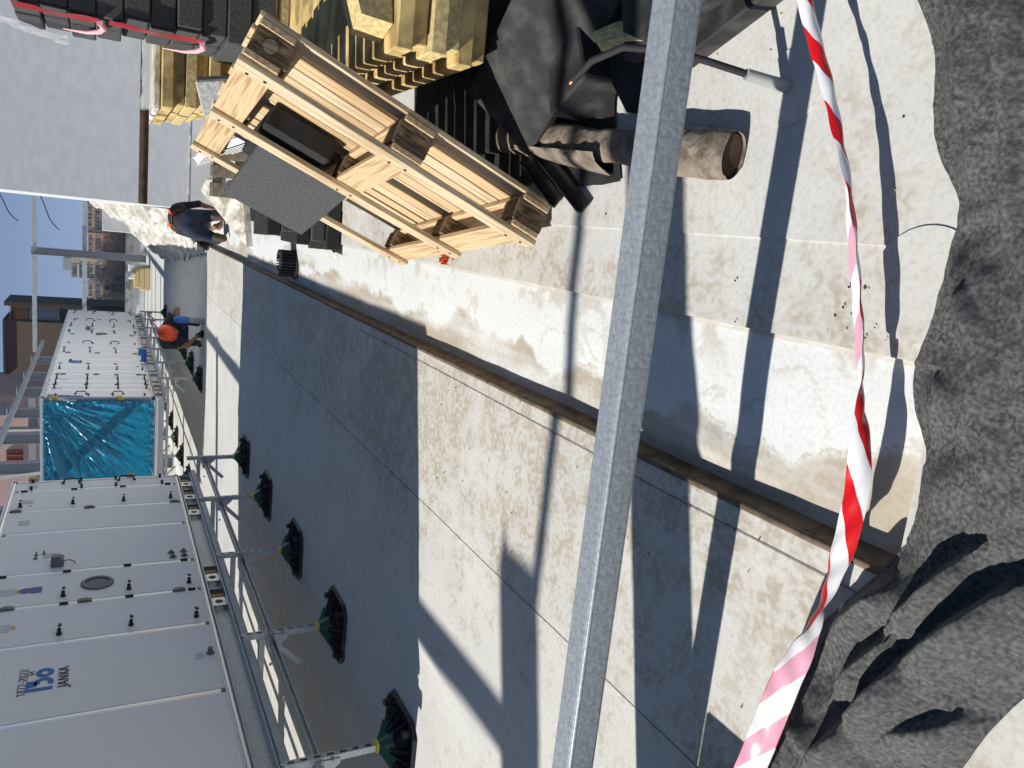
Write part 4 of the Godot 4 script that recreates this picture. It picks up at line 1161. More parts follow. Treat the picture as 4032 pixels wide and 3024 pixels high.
	# black flat bars
	for e in [[Vector3(0.145, 0.03, -2.44), Vector3(0.40, 0.05, -2.86), "longer"], [Vector3(0.165, 0.03, -2.64), Vector3(0.34, 0.04, -2.92), "shorter"]]:
		var dir: Vector3 = e[1] - e[0]
		var b := MB.new()
		b.box(Vector3(dir.length() / 2, 0, 0), Vector3(dir.length(), 0.006, 0.055), 0.001)
		b.box(Vector3(dir.length() / 2, 0.014, -0.0245), Vector3(dir.length(), 0.024, 0.006), 0.001)
		solo("flat_bar", "%s black flat bar lying by the corner of the pallet" % e[2], "bar", "black flat bars", b.done(), M.black, aim(e[0], dir, Vector3(0.15, 1, 0.35)))
	# torn roll of old membrane
	var rb := MB.new(); rows = []
	var a0 := Vector3(0.30, 0.0, -1.68); var a1 := Vector3(0.44, 0.0, -3.15)
	var ax := (a1 - a0).normalized()
	var sx := ax.cross(Vector3.UP)
	for i in 70:
		var t := i / 69.0
		var r := 0.05 + 0.006 * sin(t * 11.0) + 0.007 * gn.get_noise_1d(t * 9.0)
		var row := []
		for k in 30:
			var a := TAU * k / 30
			var lump := 1.0 + 0.10 * gn.get_noise_2d(t * 8.0, cos(a) * 3.0 + sin(a) * 2.0) + (0.22 * maxf(0.0, sin(a - 0.6)) if t < 0.35 else 0.0) * 0.3
			var p := a0.lerp(a1, t) + sx * (cos(a) * r * 1.3 * lump) + Vector3(0, 0.05 + sin(a) * r * lump * 0.8, 0)
			if p.y < 0.012: p.y = 0.012
			row.append(p)
		rows.append(row)
	rb.sheet(rows, true)
	var ro := thing("membrane_roll", "torn brown roll of old roofing felt lying on the floor under the rail", "roll")
	part(ro, "roll", rb.done(), M.roll)
	var sp := MB.new()
	var cap: Array = []
	for p in rows[0]: cap.append(p.lerp(a0 + Vector3(0, 0.05, 0), 0.08) + ax * 0.012)
	sp.out_face2(cap, -ax)
	part(ro, "end", sp.done(), M.rust)
	var fl := MB.new(); rows = []
	for i in 24:
		var t := i / 23.0
		var row := []
		for k in 8:
			var c := k / 7.0
			var wv := 0.02 * gn.get_noise_2d(t * 12.0, c * 3.0)
			row.append(a0.lerp(a1, 0.42 + 0.42 * t) - sx * (0.03 + 0.07 * c * (1.0 - 0.5 * t)) + Vector3(0, 0.118 - 0.085 * c * c + wv, 0))
		rows.append(row)
	fl.sheet(rows)
	part(ro, "loose_flap", fl.done(), M.roll)
	# earthing cable in a grey sleeve
	var eo := thing("earthing_cable", "black cable rising from a grey sleeve in the roof, its copper end bare", "cable", "", at(0.475, 0, -1.56))
	var eb := MB.new(); eb.tube([Vector3(0, 0.0, 0), Vector3(0.005, 0.06, -0.015), Vector3(0.012, 0.135, -0.03)], [0.019, 0.016, 0.015], 12)
	part(eo, "sleeve", eb.done(), M.pvc)
	eb = MB.new(); eb.tube([Vector3(0.012, 0.12, -0.03), Vector3(0.03, 0.24, -0.07), Vector3(0.045, 0.34, -0.12), Vector3(0.045, 0.42, -0.19), Vector3(0.015, 0.46, -0.27), Vector3(-0.03, 0.475, -0.33)], 0.0095, 10)
	part(eo, "cable", eb.done(), M.black_matt)
	eb = MB.new(); eb.cyl(Vector3(-0.03, 0.475, -0.33), Vector3(-0.036, 0.477, -0.338), 0.007, 0.007, 10)
	part(eo, "copper_core", eb.done(), M.copper)
	# orange rag
	var og := MB.new(); rows = []
	for i in 12:
		var row := []
		for k in 12: row.append(Vector3(-0.06 + 0.01 * k, maxf(0.012, 0.02 + 0.05 * absf(gn.get_noise_2d(i * 4.0, k * 4.0)) * 2.0), -0.05 + 0.008 * i))
		rows.append(row)
	og.sheet(rows)
	solo("orange_rag", "crumpled orange scrap on the roof under the pallet's corner", "rag", "", og.done(), M.orange_rag, at(-0.10, 0.0, -3.72))
	# roof drain strainer
	var dr := thing("roof_drain", "round black finned drain strainer standing in the roof channel", "drain", "", at(-0.45, -0.038, -7.62))
	var db := MB.new(); db.lathe([Vector2(0.15, 0.0), Vector2(0.15, 0.012), Vector2(0.1, 0.02), Vector2(0.085, 0.13), Vector2(0.06, 0.145), Vector2(0.0, 0.147)], 28)
	part(dr, "core", db.done(), M.black_matt)
	var fin := bmesh(Vector3(0.05, 0.15, 0.008), 0.002)
	for k in 26: part(dr, "fin", fin, M.black, Transform3D(Basis(Vector3.UP, TAU * k / 26), Basis(Vector3.UP, TAU * k / 26) * Vector3(0.105, 0.085, 0)))
	# distant bits on the roof
	var vb := MB.new(); vb.lathe([Vector2(0.14, 0), Vector2(0.14, 0.14), Vector2(0.11, 0.17), Vector2(0.0, 0.17)], 20)
	solo("roof_vent", "short black vent on the far roof beside the white tarpaulin", "vent", "", vb.done(), M.black, at(-1.0, 0, -20.5))
	for e in [[0.09, 0.9, "lowest"], [0.28, 0.84, "middle"], [0.47, 0.7, "topmost"]]:
		solo("insulation_board", "yellow pack, %s of the small far stack by the parapet" % e[2], "board", "yellow packs by the parapet", bmesh(Vector3(e[1], 0.185, 0.6), 0.02), M.foam_yellow, at(-3.05 - 0.02 * e[1], e[0] + 0.01, -34.0))
	solo("white_pack", "white wrapped pack on and behind the small far yellow stack", "pack", "", bmesh(Vector3(0.6, 0.75, 0.5), 0.03), M.white_wrap, at(-2.85, 0.385, -34.6))
	var bb := MB.new(); bb.lathe([Vector2(0.0, 0.0), Vector2(0.17, 0.0), Vector2(0.24, 0.42), Vector2(0.22, 0.42), Vector2(0.16, 0.03)], 18)
	solo("black_tub", "black plastic tub by the far parapet beside the tarpaulin", "tub", "", bb.done(), M.black, at(-1.35, 0.0, -33.0))
	# crumbs of foam and felt on the membrane
	var cr := MB.new()
	for i in 260:
		var x := rv.randf_range(-1.6, 0.9); var zz := rv.randf_range(-6.0, -1.0)
		if i < 22: x = rv.randf_range(-0.16, 0.0); zz = rv.randf_range(-1.3, -1.02)
		if x > -0.67 and x < -0.16: 
			if zz < -1.0: continue
		var sz := rv.randf_range(0.0012, 0.0035) * (1.6 if i % 9 == 0 else 1.0)
		cr.col = Color(0.02, 0.02, 0.02) if i % 3 else Color(0.62, 0.55, 0.38)
		cr.box(Vector3(x, swell(x, zz) + 0.008, zz), Vector3(sz * 2.0, sz, sz * 1.4), 0.0, Basis(Vector3.UP, rv.randf() * 6.0))
	var cro := part(self, "crumbs", cr.done(true), M.painted)
	cro.set_meta("kind", "stuff"); tag(cro, "dark and pale crumbs of foam scattered on the membrane", "crumbs")
	# a stack out of the picture on the left whose shadow reaches into it
	solo("board_stack", "stacked dark boards left of the picture, casting a shadow into it", "stack", "", bmesh(Vector3(0.45, 0.42, 0.7), 0.01), M.foam_dark, at(-1.98, 0.215, -1.02))

# ---------- felt and tape in the foreground ----------
func poly_at(pts: Array, x: float) -> float:
	for i in pts.size() - 1:
		if x <= pts[i + 1][0]:
			var k := clampf((x - pts[i][0]) / (pts[i + 1][0] - pts[i][0]), 0.0, 1.0)
			var p0: Array = pts[maxi(i - 1, 0)]; var p3: Array = pts[mini(i + 2, pts.size() - 1)]
			var w: float = pts[i + 1][0] - pts[i][0]
			return cubic_interpolate_in_time(pts[i][1], pts[i + 1][1], p0[1], p3[1], k, w, minf(p0[0] - pts[i][0], -0.02), maxf(p3[0] - pts[i][0], w + 0.02))
	return pts[-1][1]

func fold_h(x: float, z: float, a: Vector2, b: Vector2, h: float, wl: float, wr: float) -> float:
	var p := Vector2(x, z)
	var d := b - a
	var t := clampf((p - a).dot(d) / d.length_squared(), 0.0, 1.0)
	var q := p - (a + d * t)
	var side := d.cross(q)
	var w := wl if side > 0 else wr
	return h * exp(-pow(q.length() / w, 2.0)) * (0.55 + 0.45 * sin(PI * clampf(t * 0.9 + 0.05, 0, 1)))

func build_felt() -> void:
	var far := [[-1.9, -1.30], [-1.33, -1.25], [-0.86, -1.15], [-0.69, -1.04], [-0.54, -0.975], [-0.36, -0.985], [-0.23, -1.045], [-0.08, -1.03], [0.06, -1.02], [0.17, -1.02], [0.3, -1.10], [0.5, -1.15], [0.75, -1.3], [1.4, -1.5]]
	var nearp := [[-1.9, -1.05], [-1.3, -0.87], [-0.97, -0.755], [-0.76, -0.68], [-0.6, -0.58], [-0.3, -0.38], [0.2, -0.2], [1.4, -0.1]]
	var folds := [[Vector2(-0.56, -0.73), Vector2(-0.80, -0.885), 0.085, 0.022, 0.085], [Vector2(-0.80, -0.885), Vector2(-1.0, -0.975), 0.085, 0.022, 0.07], [Vector2(-1.0, -0.975), Vector2(-1.17, -1.06), 0.075, 0.02, 0.06], [Vector2(-0.78, -0.945), Vector2(-0.95, -1.04), 0.05, 0.014, 0.05], [Vector2(-0.52, -0.82), Vector2(-0.72, -0.935), 0.06, 0.016, 0.06], [Vector2(-0.75, -1.08), Vector2(-0.67, -0.94), 0.045, 0.05, 0.04], [Vector2(-1.0, -0.92), Vector2(-0.86, -0.755), 0.045, 0.05, 0.025], [Vector2(-1.10, -1.15), Vector2(-1.15, -1.08), 0.04, 0.03, 0.03], [Vector2(0.62, -1.0), Vector2(0.33, -0.93), 0.07, 0.022, 0.05], [Vector2(0.33, -0.93), Vector2(0.1, -0.88), 0.05, 0.02, 0.05], [Vector2(0.02, -0.98), Vector2(-0.14, -0.86), 0.05, 0.016, 0.05], [Vector2(-0.12, -0.84), Vector2(-0.3, -0.9), 0.045, 0.018, 0.05], [Vector2(0.1, -0.85), Vector2(-0.35, -0.72), 0.05, 0.06, 0.06], [Vector2(-0.2, -1.02), Vector2(-0.28, -0.92), 0.025, 0.05, 0.05], [Vector2(-0.45, -0.95), Vector2(-0.3, -0.8), 0.03, 0.06, 0.05], [Vector2(0.15, -1.0), Vector2(0.18, -0.9), 0.02, 0.025, 0.03], [Vector2(0.55, -1.12), Vector2(0.2, -0.97), 0.035, 0.03, 0.09], [Vector2(-0.02, -0.93), Vector2(-0.45, -0.80), 0.05, 0.025, 0.1], [Vector2(0.5, -0.9), Vector2(0.05, -0.8), 0.06, 0.03, 0.1]]
	for layer in 2:
		var b := MB.new(); var rows := []; var low := []
		var nx := 330; var nz := 110
		var x0 := -1.8 if layer == 0 else -0.42
		for i in nz:
			var row := []; var lr := []
			for j in nx:
				var x := lerpf(x0, 1.3, float(j) / (nx - 1))
				var zf := poly_at(far, x) + (0.0 if layer == 0 else 0.035 + 0.10 * sstep(-0.15, -0.42, x) + 0.01 * sin(x * 9.0))
				zf += 0.004 * gn.get_noise_1d(x * 30.0)
				var zn := poly_at(nearp, x)
				var t := float(i) / (nz - 1)
				var z := lerpf(zf, zn, t)
				var edge := sstep(0.0, 0.05, minf(z - zf, zn - z))
				var h := 0.0
				for f in folds: h = maxf(h, fold_h(x, z, f[0], f[1], f[2], f[3], f[4])) + 0.15 * minf(h, fold_h(x, z, f[0], f[1], f[2], f[3], f[4]))
				h += 0.012 * (gn.get_noise_2d(x * 9.0, z * 9.0) + 0.4) + 0.004 * gn.get_noise_2d(x * 26.0, z * 26.0)
				h += 0.035 * sstep(-0.5, -0.8, x) * (0.6 + gn.get_noise_2d(x * 4.0 + 3.0, z * 5.0))
				h = maxf(h * 1.25, 0.0) * lerpf(0.3, 1.0, edge)
				# droops into the channel it covers
				if x > -0.66 and x < -0.17 and z < -0.98: h -= 0.01
				var y := 0.018 + h + (0.009 if layer else 0.0)
				row.append(Vector3(x, y, z))
			rows.append(row)
		b.sheet(rows)
		# a turned-down hem gives the cloth its thickness
		var hem := []; var nhem := []
		for j in nx:
			hem.append(rows[0][j] + Vector3(0, -0.007, 0.0005)); nhem.append(rows[nz - 1][j] + Vector3(0, -0.007, -0.0005))
		b.sheet([hem, rows[0]]); b.sheet([rows[nz - 1], nhem])
		solo("felt_sheet", ["crumpled charcoal felt sheet along the bottom of the picture, lying on the membrane", "second charcoal felt layer lying on the crumpled one, right of the channel"][layer], "felt", "", b.done(), M.felt)

func build_tape() -> void:
	var mats := []
	for side in 2:
		var im := Image.create(512, 64, false, Image.FORMAT_RGB8)
		for x in 512:
			for y in 64:
				var s := fposmod((x - y * 2.3) / 256.0, 1.0)
				var red := Color(0.84, 0.09, 0.12) if side == 0 else Color(0.90, 0.66, 0.74)
				im.set_pixel(x, y, red if s < 0.47 else Color(0.94, 0.94, 0.95))
		var m := StandardMaterial3D.new()
		m.resource_name = "tape" if side == 0 else "tape_back"
		m.albedo_texture = ImageTexture.create_from_image(im)
		m.roughness = 0.3
		mats.append(m)
	var pts := [Vector3(1.35, 0.24, -1.72), Vector3(0.95, 0.18, -1.55), Vector3(0.60, 0.145, -1.40), Vector3(0.41, 0.135, -1.30), Vector3(0.2, 0.13, -1.205), Vector3(0.04, 0.128, -1.155), Vector3(-0.16, 0.125, -1.10), Vector3(-0.35, 0.125, -1.06), Vector3(-0.525, 0.13, -1.05), Vector3(-0.72, 0.145, -1.07), Vector3(-0.96, 0.165, -1.11), Vector3(-1.18, 0.18, -1.14), Vector3(-1.5, 0.21, -1.2), Vector3(-2.0, 0.28, -1.3)]
	var cv := Curve3D.new()
	for i in pts.size():
		var tg: Vector3 = (pts[mini(i + 1, pts.size() - 1)] - pts[maxi(i - 1, 0)]) / 6.0
		cv.add_point(pts[i], -tg, tg)
	var len := cv.get_baked_length()
	var b := MB.new()
	var rows := []; var uvs := []
	var n := 260
	for i in n:
		var s := len * i / (n - 1)
		var p := cv.sample_baked(s, true)
		var q := cv.sample_baked(minf(s + 0.01, len), true)
		if i == n - 1: q = p + (p - cv.sample_baked(s - 0.01, true))
		var d := (q - p).normalized()
		# roll of the tape about its length: edge-on in the middle right, open towards the left
		var x := p.x
		var roll := poly_at([[-2.0, 0.5], [-1.3, 0.5], [-1.0, 0.7], [-0.85, 1.3], [-0.74, 2.2], [-0.62, 3.0], [-0.45, 3.6], [-0.33, 4.5], [-0.22, 5.5], [-0.05, 5.75], [0.12, 5.7], [0.25, 5.2], [0.38, 4.6], [0.6, 4.1], [0.9, 3.9], [1.4, 3.9]], x)
		var side := d.cross(Vector3.UP).normalized()
		var up := side.cross(d)
		var wv := side * cos(roll) + up * sin(roll)
		var nv := d.cross(wv)
		var row := []; var ur := []
		for k in 7:
			var c := k / 6.0 - 0.5
			# curled across its width, tighter where it is twisted
			var curl := lerpf(1.2, 2.6, sstep(-0.2, 0.3, x))
			var an := c * curl
			var half := lerpf(0.048, 0.074, sstep(-0.15, -0.95, x)) / curl
			row.append(p + wv * (sin(an) * half) + nv * ((cos(an) - 1.0) * half * 1.0 + 0.002 * sin(s * 60.0 + k)))
			ur.append(Vector2(s / 0.42, k / 6.0))
		rows.append(row); uvs.append(ur)
	b.sheet(rows, false, uvs)
	var tp := thing("barrier_tape", "red and white striped barrier tape hanging low across the foreground", "tape")
	part(tp, "printed_side", b.done(), mats[0])
	b = MB.new()
	var back := []
	for i in n:
		var row := []
		for k in 7:
			var du: Vector3 = rows[i][mini(k + 1, 6)] - rows[i][maxi(k - 1, 0)]
			var dv: Vector3 = rows[mini(i + 1, n - 1)][k] - rows[maxi(i - 1, 0)][k]
			row.append(rows[i][k] - dv.cross(du).normalized() * 0.0022)
		row.reverse()
		uvs[i].reverse()
		back.append(row)
	b.sheet(back, false, uvs)
	part(tp, "plain_side", b.done(), mats[1])

# ---------- walls and town ----------
func build_wall() -> void:
	var zw := -14.35
	var o := thing("plant_room", "big plastered pale grey plant room wall on the right of the roof", "building")
	var b := MB.new()
	b.box(Vector3(4.84, 2.75, zw - 3.5), Vector3(9.9, 4.8, 7.0), 0.01, Basis(Vector3.UP, 0.012))
	part(o, "wall", b.done(), M.stucco)
	b = MB.new()
	b.box(Vector3(4.87, 0.18, zw - 3.48), Vector3(9.96, 0.36, 7.1), 0.02, Basis(Vector3.UP, 0.012))
	part(o, "upstand", b.done(), M.upstand)
	b = MB.new()
	b.box(Vector3(5.0, 0.365, zw + 0.065), Vector3(9.9, 0.02, 0.02), 0.003, Basis(Vector3.UP, 0.012))
	part(o, "cover_strip", b.done(), M.foam_white)
	for q in [[3.05, 0.42], [2.5, 0.5]]:
		b = MB.new()
		var pth := []
		for k in 9:
			var t := k / 8.0
			pth.append(Vector3(-0.1 - q[1] * t, q[0] - 0.28 * t * t - 0.03 * sin(t * 5.0), zw - 0.02 + 0.03 * t))
		b.tube(pth, 0.009, 6)
		part(o, "cable_end", b.done(), M.black_matt)
	# white tarpaulin slumped against its left side
	b = MB.new(); var rows := []
	for i in 60:
		var row := []
		for j in 50:
			var u := i / 59.0; var v := j / 49.0
			var z := lerpf(-14.3, -24.0, v)
			var top := lerpf(0.45, 2.1, v) + 0.12 * gn.get_noise_1d(v * 9.0)
			var y := lerpf(top, 0.02, u)
			var reach := lerpf(0.62, 1.35, v)
			var x := -0.10 - reach * pow(u, 1.35)
			var fold := 0.42 * absf(gn.get_noise_2d(v * 9.0 + u * 3.5, u * 1.6)) + 0.10 * gn.get_noise_2d(v * 30.0 + u * 9.0, u * 4.0)
			row.append(Vector3(x - fold * sstep(0.0, 0.3, u), y + fold * 0.5 * sstep(1.0, 0.6, u) + 0.01, z))
		rows.append(row)
	b.sheet(rows)
	solo("tarpaulin", "big creased white tarpaulin slumped along the left side of the plant room", "tarpaulin", "", b.done(), M.white_sheet)
	var ab := MB.new()
	ab.box(Vector3(0.1, 0.85, -36.0), Vector3(2.9, 1.7, 2.0), 0.02)
	var ann := thing("annexe", "flat grey annexe beyond the tarpaulin at the far end of the roof", "building")
	part(ann, "wall", ab.done(), M.upstand)

func facade(o: Node3D, x0: float, x1: float, y0: float, y1: float, z: float, depth: float, cols: int, rows: int, wall: Material, band: Material, frac := 0.6) -> void:
	var b := MB.new()
	b.box(Vector3((x0 + x1) / 2, (y0 + y1) / 2, z - depth / 2), Vector3(x1 - x0, y1 - y0, depth))
	part(o, "wall", b.done(), wall)
	var dx := (x1 - x0) / cols; var dy := (y1 - y0) / rows
	var win := bmesh(Vector3(dx * frac, dy * 0.52, 0.3))
	var pane := bmesh(Vector3(dx * frac * 0.34, dy * 0.42, 0.1))
	for r in rows:
		if band:
			var bb := MB.new()
			bb.box(Vector3((x0 + x1) / 2, y0 + dy * (r + 0.12), z + 0.12), Vector3(x1 - x0, dy * 0.2, 0.25))
			part(o, "floor_band", bb.done(), band)
		for c in cols:
			var wn := part(o, "window", win, M.flat_dark, at(x0 + dx * (c + 0.5), y0 + dy * (r + 0.58), z - 0.06))
			if (c * 7 + r * 3) % 5 < 2: part(wn, "pane", pane, M.paper, at(dx * frac * (0.2 if (c + r) % 2 else -0.2), 0, 0.12))

func tree(label: String, at_: Vector3, h: float, w: float, sd: int, m: Material, dense: int, conifer := false) -> void:
	var rv := RandomNumberGenerator.new(); rv.seed = sd
	var o := thing("bare_tree" if not conifer else "conifer", label, "tree", "trees before the blocks of flats", Transform3D(Basis.IDENTITY, at_))
	var b := MB.new()
	b.cyl(Vector3.ZERO, Vector3(0, h * 0.55, 0), h * 0.018, h * 0.01, 8)
	var tips := []
	for k in 9:
		var a := TAU * k / 9 + rv.randf()
		var st := Vector3(0, h * rv.randf_range(0.25, 0.5), 0)
		var en := Vector3(cos(a) * w * rv.randf_range(0.25, 0.42), h * rv.randf_range(0.6, 0.95), sin(a) * w * rv.randf_range(0.25, 0.42))
		b.cyl(st, en, h * 0.008, h * 0.003, 5, false)
		tips.append([st, en])
	part(o, "trunk", b.done(), m)
	b = MB.new()
	for k in dense:
		var p: Vector3
		var d: Vector3
		if conifer:
			var yy := rv.randf_range(0.1, 1.0)
			var a := rv.randf() * TAU
			var r := w * 0.45 * (1.0 - yy) * sqrt(rv.randf())
			p = Vector3(cos(a) * r, yy * h, sin(a) * r)
			d = Vector3(cos(a), rv.randf_range(-0.5, 0.3), sin(a)) * w * 0.12
		else:
			var t: Array = tips[rv.randi() % 9]
			p = t[0].lerp(t[1], rv.randf_range(0.35, 1.0)) + Vector3(rv.randfn(), rv.randfn() * 0.7, rv.randfn()) * w * 0.08
			d = Vector3(rv.randfn(), rv.randf_range(0.0, 1.6), rv.randfn()).normalized() * w * rv.randf_range(0.06, 0.16)
		var wd := d.cross(Vector3(rv.randfn(), rv.randfn(), rv.randfn())).normalized() * w * (0.004 if not conifer else 0.02)
		b.face([p - wd, p + wd, p + d])
	part(o, "crown", b.done(), m)

func build_town() -> void:
	# blocks of flats
	var o := thing("block_of_flats", "orange slab block of flats on the right, nearest the tarpaulin", "building", "blocks of flats")
	facade(o, -10.6, -2.2, -12.0, 6.3, -250, 12, 9, 9, M.flat_cream, M.flat_orange)
	facade(o, -15.8, -10.9, -12.0, 6.1, -249, 12, 6, 9, M.flat_cream, M.flat_orange)
	var hb := MB.new(); hb.box(Vector3(-10.75, -3, -249.0), Vector3(0.6, 18.0, 2.0)); part(o, "stair_strip", hb.done(), M.flat_orange)
	o = thing("block_of_flats", "grey tower block with roof aerials, tallest in the distance", "building", "blocks of flats")
	facade(o, -24.0, -20.0, -12.0, 10.2, -255, 14, 4, 11, M.flat_grey, M.flat_cream, 0.7)
	var tb := MB.new(); tb.box(Vector3(-18.6, -1.0, -262), Vector3(2.6, 22.4, 14)); part(o, "end_wall", tb.done(), M.flat_beige)
	tb = MB.new(); tb.box(Vector3(-20.5, 11.2, -262), Vector3(3.4, 2.2, 6)); part(o, "lift_house", tb.done(), M.flat_grey)
	for k in 5:
		tb = MB.new(); tb.cyl(Vector3(-22.3 + 0.8 * k, 10.0, -258), Vector3(-22.3 + 0.8 * k, 13.0 + 0.7 * sin(k * 2.0), -258), 0.07, 0.05, 5); tb.box(Vector3(-22.3 + 0.8 * k, 12.4, -258), Vector3(0.7, 0.06, 0.06))
		part(o, "aerial", tb.done(), M.flat_grey)
	o = thing("block_of_flats", "low orange block of flats left of the grey tower", "building", "blocks of flats")
	facade(o, -28.2, -24.4, -12.0, 6.0, -246, 12, 4, 9, M.flat_cream, M.flat_orange)
	o = thing("block_of_flats", "low white block of flats with a red roof edge, farthest left", "building", "blocks of flats")
	facade(o, -34.0, -28.5, -12.0, 5.6, -246, 12, 6, 9, M.white_paint, M.white_paint)
	tb = MB.new(); tb.box(Vector3(-31.2, 5.9, -246.1), Vector3(5.6, 0.5, 0.6)); part(o, "roof_edge", tb.done(), M.orange_rag)
	o = thing("dark_block", "dark brown block at the right edge of the town, behind the orange flats", "building")
	tb = MB.new(); tb.box(Vector3(-1.0, -2.5, -270), Vector3(4.0, 20.0, 10)); part(o, "wall", tb.done(), M.dark_trim)
	o = thing("teal_shed", "dark teal metal shed roof beyond the parapet", "building")
	tb = MB.new(); tb.box(Vector3(-3.3, -4, -121), Vector3(2.6, 12.0, 4)); part(o, "wall", tb.done(), M.teal)
	for e in [[-6.9, "left"], [-5.2, "right"]]:
		var v := thing("white_van", "white van parked below the bare trees, %s of the pair" % e[1], "van", "vans", at(e[0], -2.6, -124))
		part(v, "body", bmesh(Vector3(1.1, 1.7, 2.0), 0.15), M.white_paint); part(v, "window", bmesh(Vector3(0.9, 0.5, 0.1), 0.02), M.flat_dark, at(0, 0.4, 1.0))
	# trees
	var sp := [[-5.0, 8.2, 7.5], [-8.0, 8.8, 8], [-10.8, 9.6, 8], [-13.0, 9.0, 8], [-15.5, 8.6, 8], [-18.0, 9.0, 8], [-3.0, 8.0, 6], [-6.8, 7.2, 6], [-11.6, 7.4, 7], [-14.2, 7.0, 7]]
	var nm := ["in front of the orange slab block", "left of the orange slab block's middle", "in front of the grey tower", "left of the grey tower", "before the low white block", "far left beside the brown house", "at the right by the teal shed", "short, before the white vans", "short, before the grey tower's foot", "short, before the low orange block"]
	for i in sp.size():
		tree("bare brown winter tree %s" % nm[i], Vector3(sp[i][0], -6.5, -130.0 - 3.0 * (i % 3)), sp[i][1] + 1.0, sp[i][2], 60 + i, M.twig, 2600)
	tree("dark conifer before the low orange and white blocks", Vector3(-12.6, -6.5, -122.0), 8.0, 4.5, 91, M.needle, 1500, true)
	tree("smaller dark conifer beside the taller one", Vector3(-11.4, -6.5, -123.0), 7.0, 3.6, 92, M.needle, 1200, true)
	var hd := MB.new(); var rv := RandomNumberGenerator.new(); rv.seed = 77
	for k in 9000:
		var p := Vector3(rv.randf_range(-30, 6), rv.randf_range(-8.5, -2.0), rv.randf_range(-150, -138))
		var d := Vector3(rv.randfn() * 0.4, rv.randf_range(0.4, 1.6), rv.randfn() * 0.3)
		var wd := Vector3(0.05, 0.0, 0.02)
		hd.face([p - wd, p + wd, p + d])
	var th := part(self, "thicket", hd.done(), M.twig)
	th.set_meta("kind", "stuff"); tag(th, "brown leafless thicket filling the ground before the flats", "thicket")
	# brown house behind the far unit
	var z := -50.0
	o = thing("brown_house", "brown rendered house rising behind the far unit", "house")
	var b := MB.new()
	b.box(Vector3(-8.9, -3.6, z - 4), Vector3(3.1, 20.2, 8)); part(o, "wall", b.done(), M.brown_wall)
	b = MB.new(); b.box(Vector3(-6.95, -4.0, z - 2.4), Vector3(1.0, 20.0, 2.6)); part(o, "recessed_wall", b.done(), M.brown_wall)
	b = MB.new(); b.box(Vector3(-6.36, -3.7, z - 1.6), Vector3(0.26, 20.4, 3.2), 0.02); part(o, "corner_pier", b.done(), M.dark_trim)
	b = MB.new(); b.box(Vector3(-8.9, 6.52, z - 4), Vector3(3.3, 0.1, 8.3)); b.box(Vector3(-6.9, 6.2, z - 2.3), Vector3(1.1, 0.12, 3.0)); part(o, "eaves", b.done(), M.dark_trim)
	var wn := part(o, "window", bmesh(Vector3(0.78, 1.5, 0.12), 0.02), M.white_paint, at(-6.98, 4.65, z - 1.06))
	for k in 2: part(wn, "pane", bmesh(Vector3(0.3, 1.3, 0.04)), M.window_light, at(-0.18 + 0.36 * k, 0, 0.06))
	wn = part(o, "window", bmesh(Vector3(0.78, 1.3, 0.12), 0.02), M.white_paint, at(-6.98, 2.6, z - 1.06))
	part(wn, "pane", bmesh(Vector3(0.6, 1.1, 0.04)), M.glass, at(0, 0, 0.06))
	part(o, "infill_panel", bmesh(Vector3(0.8, 0.9, 0.1)), M.flat_orange, at(-6.98, 5.9, z - 1.06))
	b = MB.new(); b.cyl(Vector3(-10.3, 6.5, z), Vector3(-10.3, 6.9, z), 0.05, 0.05, 6); part(o, "vent_stub", b.done(), M.dark_trim)
	o = thing("dark_house", "dark brown low house between the brown and the pink building", "house")
	b = MB.new(); b.box(Vector3(-11.6, -3.9, z - 4), Vector3(2.3, 20.2, 6)); part(o, "wall", b.done(), M.dark_trim)
	part(o, "window", bmesh(Vector3(0.7, 0.5, 0.1)), M.glass, at(-11.2, 5.2, z - 0.98))
	b = MB.new(); b.prism(PackedVector2Array([Vector2(-13.6, 6.0), Vector2(-10.5, 6.2), Vector2(-11.5, 7.0), Vector2(-13.2, 7.2)]), 6.0, Transform3D(Basis.IDENTITY, Vector3(0, 0, z - 7.2))); part(o, "roof", b.done(), M.dark_trim)
	# pink building behind the gap
	z = -42.0
	o = thing("pink_building", "pink rendered building with red-brown windows behind the blue film", "building")
	b = MB.new(); b.box(Vector3(-20.3, -1.0, z - 2.7), Vector3(21.0, 26.0, 5.4)); part(o, "wall", b.done(), M.pink_wall)
	b = MB.new(); b.box(Vector3(-20.3, 4.64, z + 0.1), Vector3(21.0, 0.33, 0.2)); part(o, "string_course", b.done(), M.flat_grey)
	b = MB.new(); b.box(Vector3(-20.3, 3.4, z + 0.06), Vector3(21.0, 2.1, 0.12)); part(o, "lower_wall", b.done(), M.flat_cream)
	for x in [-12.8, -16.5, -20.2]:
		wn = part(o, "window", bmesh(Vector3(0.78, 0.68, 0.16), 0.01), M.red_wood, at(x, 5.38, z + 0.02))
		for k in 2: part(wn, "glazing_bar", bmesh(Vector3(0.05, 0.62, 0.05)), M.orange_rag, at(-0.13 + 0.26 * k, 0, 0.08))
	wn = part(o, "window", bmesh(Vector3(0.55, 0.9, 0.12)), M.flat_grey, at(-10.4, 6.0, z + 0.02))
	b = MB.new(); b.cyl(Vector3(-11.3, 1.0, z + 0.3), Vector3(-11.3, 11.0, z + 0.3), 0.11, 0.11, 8); part(o, "downpipe", b.done(), M.flat_grey)

